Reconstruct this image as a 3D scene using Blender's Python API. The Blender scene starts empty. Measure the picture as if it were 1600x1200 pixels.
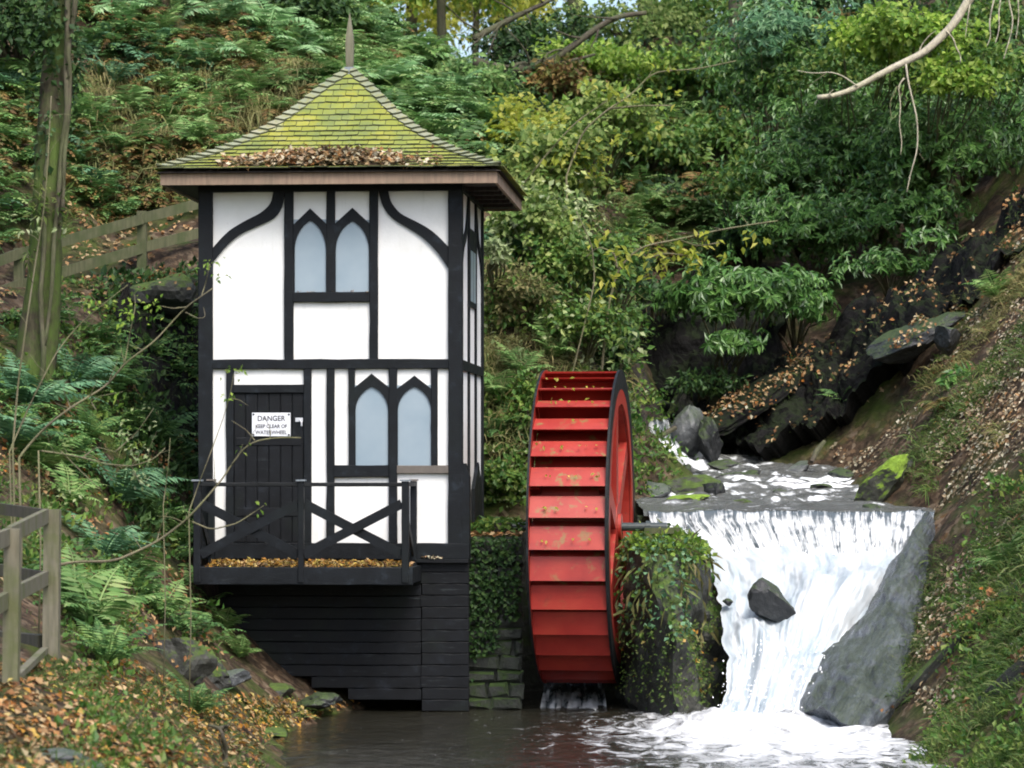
import bpy, bmesh, math, random
import numpy as np
from mathutils import Vector, Matrix

scene = bpy.context.scene
col = scene.collection
R = math.radians
rng = np.random.default_rng(7)
random.seed(7)

# ------------------------------------------------------------------ camera, sky, sun, exposure
CAMZ, F, U0, HZ = 2.85, 4800.0, 800.0, 730.0
cam_data = bpy.data.cameras.new("camera")
cam = bpy.data.objects.new("camera", cam_data)
col.objects.link(cam)
cam.location = (0, 0, CAMZ)
cam.rotation_euler = (R(90), 0, 0)
cam_data.sensor_width = 36.0
cam_data.lens = 108.0
cam_data.shift_y = (HZ - 600) / 1600.0
cam_data.clip_start = 0.5
cam_data.clip_end = 2000
cam_data.dof.use_dof = True
cam_data.dof.focus_distance = 37.0
cam_data.dof.aperture_fstop = 3.2
scene.camera = cam

SUN_EL, SUN_AZ = 54.0, 156.0
world = bpy.data.worlds.new("World")
scene.world = world
world.use_nodes = True
wn, wl = world.node_tree.nodes, world.node_tree.links
wn.clear()
w_out = wn.new("ShaderNodeOutputWorld")
w_bg = wn.new("ShaderNodeBackground")
w_sky = wn.new("ShaderNodeTexSky")
w_sky.sky_type = 'NISHITA'
w_sky.sun_disc = False
w_sky.sun_elevation = R(SUN_EL)
w_sky.sun_rotation = R(SUN_AZ)
w_sky.air_density = 1.0
w_sky.dust_density = 4.0
w_bg.inputs['Strength'].default_value = 0.15
wl.new(w_sky.outputs[0], w_bg.inputs['Color'])
wl.new(w_bg.outputs[0], w_out.inputs['Surface'])

sun_d = bpy.data.lights.new("sun", 'SUN')
sun_d.energy = 1.2
sun_d.angle = R(28)
sun_d.color = (1.0, 0.985, 0.96)
sun = bpy.data.objects.new("sun", sun_d)
col.objects.link(sun)
sd = Vector((math.sin(R(SUN_AZ)) * math.cos(R(SUN_EL)), math.cos(R(SUN_AZ)) * math.cos(R(SUN_EL)), math.sin(R(SUN_EL))))
sun.rotation_euler = sd.to_track_quat('Z', 'Y').to_euler()
sun.location = (0, 0, 40)

scene.view_settings.view_transform = 'Standard'
scene.view_settings.look = 'None'
scene.view_settings.gamma = 1.0
scene.view_settings.use_curve_mapping = False
scene.view_settings.exposure = 1.1
scene.render.engine = 'CYCLES'
scene.cycles.max_bounces = 6
scene.cycles.diffuse_bounces = 3
scene.cycles.glossy_bounces = 2
scene.cycles.transmission_bounces = 4
scene.cycles.transparent_max_bounces = 8
scene.cycles.caustics_reflective = False
scene.cycles.caustics_refractive = False
scene.cycles.use_denoising = True
scene.cycles.filter_width = 1.9


def P(u, v, Y):
    """photo pixel (1600x1200) seen at distance Y -> world point"""
    return np.array(((u - U0) * Y / F, Y, CAMZ + (HZ - v) * Y / F))


# ------------------------------------------------------------------ noise
def _hash(ix, iy, iz, seed):
    n = (ix.astype(np.uint32) * np.uint32(374761393) + iy.astype(np.uint32) * np.uint32(668265263)
         + iz.astype(np.uint32) * np.uint32(2246822519) + np.uint32((seed * 3266489917) & 0xffffffff))
    n = (n ^ (n >> np.uint32(13))) * np.uint32(1274126177)
    n = (n ^ (n >> np.uint32(16))) * np.uint32(2654435761)
    n = n ^ (n >> np.uint32(15))
    return n.astype(np.float64) / 4294967295.0


def vnoise(p, seed=0):
    p = np.asarray(p, float)
    i = np.floor(p).astype(np.int64)
    f = p - i
    f = f * f * (3 - 2 * f)
    x, y, z = i[..., 0], i[..., 1], i[..., 2]
    r = 0
    for dx in (0, 1):
        for dy in (0, 1):
            for dz in (0, 1):
                w = (f[..., 0] if dx else 1 - f[..., 0]) * (f[..., 1] if dy else 1 - f[..., 1]) * (f[..., 2] if dz else 1 - f[..., 2])
                r = r + w * _hash(x + dx, y + dy, z + dz, seed)
    return r * 2 - 1


def fbm(p, octs=4, seed=0, gain=0.5):
    p = np.asarray(p, float)
    a, s = 1.0, 0
    for o in range(octs):
        s = s + a * vnoise(p * (2 ** o) + 17.3 * o, seed + o)
        a *= gain
    return s


# ------------------------------------------------------------------ materials
def new_mat(name):
    m = bpy.data.materials.new(name)
    m.use_nodes = True
    nt = m.node_tree
    nt.nodes.clear()
    out = nt.nodes.new("ShaderNodeOutputMaterial")
    return m, nt, out


def N(nt, t, **kw):
    n = nt.nodes.new(t)
    for k, v in kw.items():
        if k in n.inputs:
            n.inputs[k].default_value = v
        else:
            setattr(n, k, v)
    return n


def ramp(nt, stops, fac, interp='LINEAR'):
    r = nt.nodes.new("ShaderNodeValToRGB")
    cr = r.color_ramp
    cr.interpolation = interp
    while len(cr.elements) < len(stops):
        cr.elements.new(0.5)
    for e, (p, c) in zip(cr.elements, stops):
        e.position = p
        e.color = tuple(c) + (1,) if len(c) == 3 else c
    nt.links.new(fac, r.inputs['Fac'])
    return r.outputs['Color']


def noise_tex(nt, vec, scale, detail=4, rough=0.55, dist=0.0):
    n = N(nt, "ShaderNodeTexNoise", Scale=scale, Detail=detail, Roughness=rough, Distortion=dist)
    nt.links.new(vec, n.inputs['Vector'])
    return n.outputs['Fac']


def mixc(nt, fac, a, b, mode='MIX'):
    m = nt.nodes.new("ShaderNodeMix")
    m.data_type = 'RGBA'
    m.blend_type = mode
    for s, x in ((0, fac), (6, a), (7, b)):
        if hasattr(x, 'links') or hasattr(x, 'is_linked'):
            nt.links.new(x, m.inputs[s])
        elif s == 0:
            m.inputs[0].default_value = x
        else:
            m.inputs[s].default_value = tuple(x) + (1,)
    return m.outputs[2]


def maprange(nt, val, a, b, c=0.0, d=1.0):
    m = N(nt, "ShaderNodeMapRange")
    m.inputs[1].default_value, m.inputs[2].default_value = a, b
    m.inputs[3].default_value, m.inputs[4].default_value = c, d
    nt.links.new(val, m.inputs[0])
    return m.outputs[0]


def math_n(nt, op, a, b=None):
    m = nt.nodes.new("ShaderNodeMath")
    m.operation = op
    for i, x in enumerate((a, b)):
        if x is None:
            continue
        if hasattr(x, 'is_linked'):
            nt.links.new(x, m.inputs[i])
        else:
            m.inputs[i].default_value = x
    return m.outputs[0]


def bump(nt, h, strength=0.3, dist=0.02):
    b = N(nt, "ShaderNodeBump", Strength=strength, Distance=dist)
    nt.links.new(h, b.inputs['Height'])
    return b.outputs['Normal']


def principled(nt, out, color, rough=0.6, spec=0.3, normal=None, **kw):
    p = nt.nodes.new("ShaderNodeBsdfPrincipled")
    if hasattr(color, 'is_linked'):
        nt.links.new(color, p.inputs['Base Color'])
    else:
        p.inputs['Base Color'].default_value = tuple(color) + (1,)
    if hasattr(rough, 'is_linked'):
        nt.links.new(rough, p.inputs['Roughness'])
    else:
        p.inputs['Roughness'].default_value = rough
    p.inputs['Specular IOR Level'].default_value = spec
    if normal is not None:
        nt.links.new(normal, p.inputs['Normal'])
    for k, v in kw.items():
        p.inputs[k].default_value = v
    if out is not None:
        nt.links.new(p.outputs[0], out.inputs['Surface'])
    return p


def obj_vec(nt):
    return nt.nodes.new("ShaderNodeTexCoord").outputs['Object']


def world_vec(nt):
    return nt.nodes.new("ShaderNodeNewGeometry").outputs['Position']


def leaf_mat(name, cols, rough=0.5, spec=0.35, trans=0.28):
    m, nt, out = new_mat(name)
    g = nt.nodes.new("ShaderNodeNewGeometry")
    stops = [(i / max(1, len(cols) - 1), c) for i, c in enumerate(cols)]
    c = ramp(nt, stops, g.outputs['Random Per Island'])
    v = noise_tex(nt, g.outputs['Position'], 1.3, 2)
    c = mixc(nt, 1.0, c, ramp(nt, [(0.3, (0.6, 0.66, 0.6)), (0.7, (1.3, 1.25, 1.1))], v), 'MULTIPLY')
    p = principled(nt, None, c, rough, spec)
    t = nt.nodes.new("ShaderNodeBsdfTranslucent")
    nt.links.new(c, t.inputs['Color'])
    mx = N(nt, "ShaderNodeMixShader")
    mx.inputs[0].default_value = trans
    nt.links.new(p.outputs[0], mx.inputs[1])
    nt.links.new(t.outputs[0], mx.inputs[2])
    nt.links.new(mx.outputs[0], out.inputs['Surface'])
    return m


M = {}
M['fern'] = leaf_mat('fern_green', [(.045, .11, .035), (.085, .19, .06), (.14, .27, .09), (.20, .30, .10)], .55, .3, .3)
M['fern_blue'] = leaf_mat('fern_cool_green', [(.05, .13, .07), (.09, .21, .11), (.17, .31, .17)], .5, .4, .25)
M['mint'] = leaf_mat('pale_fern_green', [(.11, .24, .09), (.18, .34, .14), (.26, .43, .21), (.34, .48, .27)], .55, .35, .3)
M['bracken'] = leaf_mat('bracken_green', [(.08, .18, .05), (.14, .27, .08), (.21, .34, .12), (.29, .37, .16)], .6, .25, .3)
M['grass'] = leaf_mat('grass_green', [(.04, .085, .018), (.07, .135, .03), (.12, .185, .045), (.18, .20, .08)], .55, .3, .3)
M['grass_dry'] = leaf_mat('dry_grass', [(.14, .16, .06), (.20, .20, .08), (.26, .22, .11), (.09, .14, .04)], .65, .25, .25)
M['laurel'] = leaf_mat('laurel_leaf', [(.035, .10, .022), (.07, .175, .04), (.12, .245, .065), (.19, .34, .11)], .34, .55, .18)
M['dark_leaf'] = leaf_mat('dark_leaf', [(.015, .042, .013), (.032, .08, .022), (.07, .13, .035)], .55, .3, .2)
M['mid_leaf'] = leaf_mat('mid_leaf', [(.04, .11, .02), (.075, .17, .035), (.13, .23, .045), (.20, .25, .06)], .5, .35, .35)
M['lime'] = leaf_mat('lime_leaf', [(.09, .19, .025), (.17, .31, .04), (.27, .40, .06), (.36, .45, .12)], .5, .35, .42)
M['hazel'] = leaf_mat('hazel_leaf', [(.08, .16, .03), (.15, .24, .06), (.25, .34, .10), (.38, .44, .17)], .55, .3, .4)
M['yellow'] = leaf_mat('yellow_leaf', [(.28, .34, .05), (.44, .48, .07), (.56, .54, .15)], .55, .3, .55)
M['rust'] = leaf_mat('rust_leaf', [(.09, .055, .025), (.17, .10, .04), (.26, .18, .07), (.13, .15, .04), (.10, .13, .04)], .6, .25, .3)
M['pale_leaf'] = leaf_mat('pale_leaf', [(.25, .33, .14), (.35, .42, .22), (.42, .46, .30)], .55, .3, .35)
M['litter'] = leaf_mat('fallen_leaf', [(.10, .05, .025), (.20, .085, .03), (.27, .15, .07), (.36, .24, .13), (.42, .32, .20), (.30, .11, .02)], .65, .25, .1)
M['litter_gold'] = leaf_mat('golden_fallen_leaf', [(.30, .13, .02), (.42, .22, .04), (.45, .30, .08), (.36, .27, .14), (.52, .42, .1)], .65, .25, .1)
M['litter_grey'] = leaf_mat('faded_fallen_leaf', [(.14, .09, .06), (.24, .17, .11), (.33, .26, .18), (.42, .37, .28), (.52, .48, .40), (.22, .11, .05)], .65, .25, .1)


def m_flat(name, c, rough=.6, spec=.3):
    m, nt, out = new_mat(name)
    n = noise_tex(nt, obj_vec(nt), 18, 4)
    cc = ramp(nt, [(.3, tuple(x * .9 for x in c)), (.7, tuple(min(1, x * 1.08) for x in c))], n)
    principled(nt, out, cc, rough, spec)
    return m


def m_plaster():
    m, nt, out = new_mat('white_plaster')
    v = obj_vec(nt)
    n1 = noise_tex(nt, v, 1.6, 5)
    n2 = noise_tex(nt, v, 26, 4, .6)
    c = ramp(nt, [(.25, (.70, .71, .68)), (.5, (.80, .81, .79)), (.8, (.84, .85, .84))], n1)
    sp = noise_tex(nt, v, 9, 6, .7)
    c = mixc(nt, maprange(nt, sp, .63, .74, 0, .4), c, (.42, .42, .37))
    mv = N(nt, "ShaderNodeMapping")
    mv.inputs['Scale'].default_value = (9, 9, .7)
    nt.links.new(v, mv.inputs['Vector'])
    c = mixc(nt, maprange(nt, noise_tex(nt, mv.outputs[0], 1.0, 5, .65), .56, .74, 0, .3), c, (.48, .50, .44))
    principled(nt, out, c, .75, .25, bump(nt, n2, .28, .008))
    return m


def m_black(name, base=(.0042, .0056, .0072), rough=.6, scuff=0.0):
    m, nt, out = new_mat(name)
    v = obj_vec(nt)
    mp = N(nt, "ShaderNodeMapping")
    mp.inputs['Scale'].default_value = (1.2, 1.2, 1.2)
    nt.links.new(v, mp.inputs['Vector'])
    n1 = noise_tex(nt, mp.outputs[0], 5, 6, .65)
    n2 = noise_tex(nt, mp.outputs[0], 40, 3, .6)
    c = ramp(nt, [(.3, tuple(x * .8 for x in base)), (.58, tuple(x * 1.7 for x in base)), (.72, tuple(x * 4.5 for x in base))], n1)
    if scuff:
        ms = N(nt, "ShaderNodeMapping")
        ms.inputs['Scale'].default_value = (1.3, 1.3, 11)
        nt.links.new(v, ms.inputs['Vector'])
        sc = noise_tex(nt, ms.outputs[0], 2.4, 6, .72)
        c = mixc(nt, maprange(nt, sc, .60, .74, 0, scuff), c, (.075, .09, .095))
        gn = noise_tex(nt, v, 1.1, 4, .6)
        c = mixc(nt, maprange(nt, gn, .52, .72, 0, scuff * .7), c, (.016, .026, .014))
    rr = maprange(nt, n1, .3, .8, rough - .1, rough + .22)
    principled(nt, out, c, rr, .22, bump(nt, n2, .4, .006))
    return m


def m_red():
    m, nt, out = new_mat('red_paint')
    v = obj_vec(nt)
    n1 = noise_tex(nt, v, 2.2, 5, .6)
    n3 = noise_tex(nt, v, 45, 3, .6)
    c = ramp(nt, [(.25, (.21, .015, .012)), (.5, (.31, .026, .018)), (.75, (.37, .044, .026))], n1)
    g = noise_tex(nt, v, 6.5, 5, .65, .4)
    geo = nt.nodes.new("ShaderNodeNewGeometry")
    sx = nt.nodes.new("ShaderNodeSeparateXYZ")
    nt.links.new(geo.outputs['Normal'], sx.inputs[0])
    upw = maprange(nt, sx.outputs['Z'], -.15, .6, 0, 1)
    lich = math_n(nt, 'MULTIPLY', maprange(nt, g, .56, .66, 0, .85), upw)
    c = mixc(nt, lich, c, (.17, .17, .05))
    d = noise_tex(nt, v, 3.3, 6, .7)
    bl = math_n(nt, 'MULTIPLY', maprange(nt, d, .35, .62, .1, .7), upw)
    c = mixc(nt, bl, c, (.36, .052, .04))
    c = mixc(nt, math_n(nt, 'MULTIPLY', lich, .8), c, (.17, .17, .06))
    c = mixc(nt, maprange(nt, d, .62, .75, 0, .6), c, (.13, .022, .018))
    ch = noise_tex(nt, v, 17, 5, .7)
    c = mixc(nt, maprange(nt, ch, .67, .71, 0, .8), c, (.07, .035, .025))
    gr = nt.nodes.new('ShaderNodeMapping')
    gr.inputs['Scale'].default_value = (2.0, 16, 16)
    nt.links.new(v, gr.inputs['Vector'])
    c = mixc(nt, maprange(nt, noise_tex(nt, gr.outputs[0], 2.0, 4, .6), .55, .7, 0, .28), c, (.16, .02, .018))
    principled(nt, out, c, .42, .4, bump(nt, n3, .25, .004))
    return m


def m_roof(name='mossy_tile', hip=False):
    m, nt, out = new_mat(name)
    v = world_vec(nt)
    oi = nt.nodes.new("ShaderNodeObjectInfo")
    n1 = noise_tex(nt, v, 1.9, 5, .6)
    n2 = noise_tex(nt, v, 14, 5, .65)
    if hip:
        c = ramp(nt, [(.3, (.18, .21, .14)), (.55, (.25, .265, .19)), (.75, (.30, .28, .20))], n1)
        c = mixc(nt, maprange(nt, n2, .5, .68, 0, .75), c, (.21, .205, .05))
    else:
        c = ramp(nt, [(.28, (.14, .18, .075)), (.46, (.21, .24, .055)), (.6, (.27, .27, .05)), (.74, (.27, .285, .17))], n1)
        c = mixc(nt, maprange(nt, n2, .52, .7, 0, .6), c, (.17, .20, .12))
    c = mixc(nt, 1.0, c, ramp(nt, [(0, (.88, .9, .86)), (1, (1.08, 1.07, 1.06))], oi.outputs['Random']), 'MULTIPLY')
    sp = noise_tex(nt, v, 33, 3, .6)
    c = mixc(nt, maprange(nt, sp, .66, .74, 0, .5), c, (.07, .08, .04))
    principled(nt, out, c, .85, .15, bump(nt, n2, .5, .01))
    return m


def m_wood(name, a, b, moss=(.10, .13, .04), mossy=.5):
    m, nt, out = new_mat(name)
    v = obj_vec(nt)
    mp = N(nt, "ShaderNodeMapping")
    mp.inputs['Scale'].default_value = (9, 9, 1.0)
    nt.links.new(v, mp.inputs['Vector'])
    n1 = noise_tex(nt, mp.outputs[0], 3, 5, .6)
    c = ramp(nt, [(.3, a), (.7, b)], n1)
    n2 = noise_tex(nt, v, 3.2, 5, .6)
    c = mixc(nt, maprange(nt, n2, .45, .65, 0, mossy), c, moss)
    principled(nt, out, c, .8, .2, bump(nt, n1, .4, .008))
    return m


def m_bark(name, a, b, moss, amt):
    m, nt, out = new_mat(name)
    v = obj_vec(nt)
    mp = N(nt, "ShaderNodeMapping")
    mp.inputs['Scale'].default_value = (5, 5, 1.2)
    nt.links.new(v, mp.inputs['Vector'])
    n1 = noise_tex(nt, mp.outputs[0], 3.5, 6, .7)
    c = ramp(nt, [(.3, a), (.7, b)], n1)
    n2 = noise_tex(nt, v, 2.1, 6, .7)
    c = mixc(nt, maprange(nt, n2, .40, .58, 0, amt), c, mixc(nt, n1, moss, tuple(x * 1.9 for x in moss)))
    principled(nt, out, c, .9, .15, bump(nt, n1, .8, .03))
    return m


def m_rock(name, dark, light, moss=(.05, .09, .015), moss_amt=.8, wet=.35, streak=(1, 1, 1), lo=.35, grain=None, spec=.45):
    m, nt, out = new_mat(name)
    v = world_vec(nt)
    mp = N(nt, "ShaderNodeMapping")
    mp.inputs['Scale'].default_value = streak
    nt.links.new(v, mp.inputs['Vector'])
    if grain:
        g_ = Vector(grain).normalized()
        s_ = g_.cross(Vector((0, 0, 1))).normalized()
        cb = nt.nodes.new("ShaderNodeCombineXYZ")
        for k_, (ax, sc_) in enumerate(((g_, .45), (s_, 3.2), (g_.cross(s_), 3.2))):
            dt = nt.nodes.new("ShaderNodeVectorMath")
            dt.operation = 'DOT_PRODUCT'
            nt.links.new(v, dt.inputs[0])
            dt.inputs[1].default_value = ax * sc_
            nt.links.new(dt.outputs['Value'], cb.inputs[k_])
        nt.links.new(cb.outputs[0], mp.inputs['Vector'])
    n1 = noise_tex(nt, mp.outputs[0], 2.6, 7, .68)
    n2 = noise_tex(nt, mp.outputs[0], 11, 6, .65)
    c = ramp(nt, [(.3, dark), (.72, light)], n1)
    c = mixc(nt, maprange(nt, n2, .3, .7, .0, .55), c, tuple(x * .55 for x in dark))
    geo = nt.nodes.new("ShaderNodeNewGeometry")
    sx = nt.nodes.new("ShaderNodeSeparateXYZ")
    nt.links.new(geo.outputs['Normal'], sx.inputs[0])
    n3 = noise_tex(nt, v, 3.1, 6, .7)
    up = math_n(nt, 'ADD', sx.outputs['Z'], math_n(nt, 'MULTIPLY', math_n(nt, 'SUBTRACT', n3, .5), 2.6))
    mf = maprange(nt, up, lo, lo + .4, 0, moss_amt)
    mc = ramp(nt, [(.3, tuple(x * .6 for x in moss)), (.7, tuple(x * 1.7 for x in moss))], n2)
    c = mixc(nt, mf, c, mc)
    rr = math_n(nt, 'ADD', math_n(nt, 'MULTIPLY', mf, .4), maprange(nt, n2, .3, .7, wet, wet + .25))
    principled(nt, out, c, rr, spec, bump(nt, math_n(nt, 'ADD', n1, math_n(nt, 'MULTIPLY', n2, .5)), .9, .05))
    return m


M['plaster'] = m_plaster()
M['black'] = m_black('black_timber', scuff=.22)
M['black_board'] = m_black('black_board', (.0036, .0044, .0056), .62, .55)
M['black_iron'] = m_black('black_iron', (.007, .008, .0085), .55)
M['red'] = m_red()
M['tile'] = m_roof()
M['hip'] = m_roof('lichened_hip_tile', True)
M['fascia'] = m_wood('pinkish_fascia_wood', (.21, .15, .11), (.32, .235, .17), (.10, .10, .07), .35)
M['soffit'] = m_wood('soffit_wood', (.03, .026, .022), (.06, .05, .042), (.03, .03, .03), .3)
M['finial'] = m_wood('grey_finial_wood', (.13, .13, .09), (.20, .19, .14), (.12, .13, .07), .4)
M['lead'] = m_wood('lead_flashing', (.16, .19, .22), (.26, .29, .31), (.12, .14, .14), .3)
M['fence'] = m_wood('weathered_fence_wood', (.11, .105, .075), (.20, .185, .135), (.085, .11, .03), .6)
M['fence_dark'] = m_wood('dark_fence_wood', (.05, .05, .042), (.09, .085, .07), (.06, .07, .03), .6)
M['rail_moss'] = m_wood('mossy_rail_wood', (.07, .078, .042), (.125, .125, .07), (.05, .075, .025), .7)
M['bark_moss'] = m_bark('mossy_bark', (.035, .032, .022), (.09, .08, .05), (.05, .08, .018), .9)
M['bark'] = m_bark('grey_bark', (.05, .045, .035), (.12, .10, .08), (.06, .08, .03), .4)
M['twig'] = m_bark('twig_bark', (.12, .11, .075), (.22, .19, .13), (.12, .14, .05), .4)
M['pale_branch'] = m_bark('pale_bare_branch', (.36, .33, .25), (.55, .50, .40), (.28, .27, .17), .5)
M['ivy_stem'] = m_bark('ivy_stem_bark', (.06, .055, .038), (.12, .105, .075), (.06, .08, .03), .5)
M['rock_dark'] = m_rock('dark_wet_rock', (.016, .018, .020), (.055, .058, .06), (.035, .06, .012), .75, .28)
M['rock_slate'] = m_rock('grey_slate_rock', (.05, .055, .058), (.15, .16, .165), (.05, .085, .02), .35, .25, (1.0, 1.0, 1.0))
M['rock_slab'] = m_rock('wet_slab_rock', (.022, .026, .031), (.21, .24, .265), (.035, .05, .016), .55, .16, (1, 1, 1), .45, (-.39, -.81, -.43))
M['rock_moss'] = m_rock('mossy_rock', (.016, .018, .015), (.055, .056, .045), (.05, .082, .014), .95, .5)
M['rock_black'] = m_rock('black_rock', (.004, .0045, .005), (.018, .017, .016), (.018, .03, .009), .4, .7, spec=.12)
M['tile_edge_shade'] = m_flat('shade_toned_tile_edge', (.055, .062, .036), .9, .1)  # dark edge colour paints in the shadow lines between tile courses and hip joints
M['rock_lime'] = m_rock('bright_moss_rock', (.04, .045, .03), (.10, .10, .08), (.13, .21, .022), 1.0, .6, (1, 1, 1), -.25)
M['masonry'] = m_rock('mossy_masonry', (.014, .018, .014), (.046, .052, .04), (.028, .05, .012), .95, .5, (1, 1, 1), .1)


def m_pane():
    m, nt, out = new_mat('frosted_window_pane')
    v = obj_vec(nt)
    n = noise_tex(nt, v, 2.0, 3)
    c = ramp(nt, [(.3, (.235, .31, .365)), (.7, (.29, .36, .41))], n)
    principled(nt, out, c, .3, .4)
    return m


M['pane'] = m_pane()


M['sign'] = m_flat('white_sign', (.74, .76, .80), .45)
M['letter'] = m_flat('sign_lettering', (.05, .05, .06), .6)
M['metal'] = m_flat('bright_metal', (.5, .52, .55), .35, .6)
M['sill'] = m_flat('weathered_sill', (.13, .115, .10), .75)
M['pipe'] = m_flat('grey_axle_steel', (.045, .06, .062), .4, .5)


def m_ground():
    m, nt, out = new_mat('woodland_ground')
    v = world_vec(nt)
    geo = nt.nodes.new("ShaderNodeNewGeometry")
    sx = nt.nodes.new("ShaderNodeSeparateXYZ")
    nt.links.new(geo.outputs['Normal'], sx.inputs[0])
    n1 = noise_tex(nt, v, .9, 6, .65)
    n2 = noise_tex(nt, v, 7, 6, .7)
    n3 = noise_tex(nt, v, 2.3, 6, .7)
    soil = ramp(nt, [(.3, (.014, .011, .008)), (.55, (.036, .027, .018)), (.75, (.075, .057, .04))], n2)
    vo = N(nt, "ShaderNodeTexVoronoi", Scale=13.0)
    nt.links.new(v, vo.inputs['Vector'])
    sc = nt.nodes.new("ShaderNodeSeparateColor")
    nt.links.new(vo.outputs['Color'], sc.inputs[0])
    lit = ramp(nt, [(0, (.03, .02, .014)), (.3, (.07, .045, .028)), (.6, (.12, .08, .05)), (.85, (.19, .145, .10)), (1, (.13, .07, .03))], sc.outputs[0])
    c = mixc(nt, maprange(nt, n3, .40, .60, .05, .9), soil, lit)
    moss = ramp(nt, [(.3, (.02, .04, .008)), (.7, (.075, .105, .02))], n2)
    c = mixc(nt, maprange(nt, n1, .46, .62, 0, .9), c, moss)
    rock = ramp(nt, [(.3, (.016, .016, .015)), (.7, (.06, .056, .05))], n2)
    steep = math_n(nt, 'ADD', sx.outputs['Z'], math_n(nt, 'MULTIPLY', math_n(nt, 'SUBTRACT', n3, .5), .5))
    c = mixc(nt, maprange(nt, steep, .40, .56, .85, 0), c, rock)
    principled(nt, out, c, .9, .15, bump(nt, math_n(nt, 'ADD', n2, math_n(nt, 'MULTIPLY', sc.outputs[0], .5)), .8, .05))
    return m


M['ground'] = m_ground()


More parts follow.
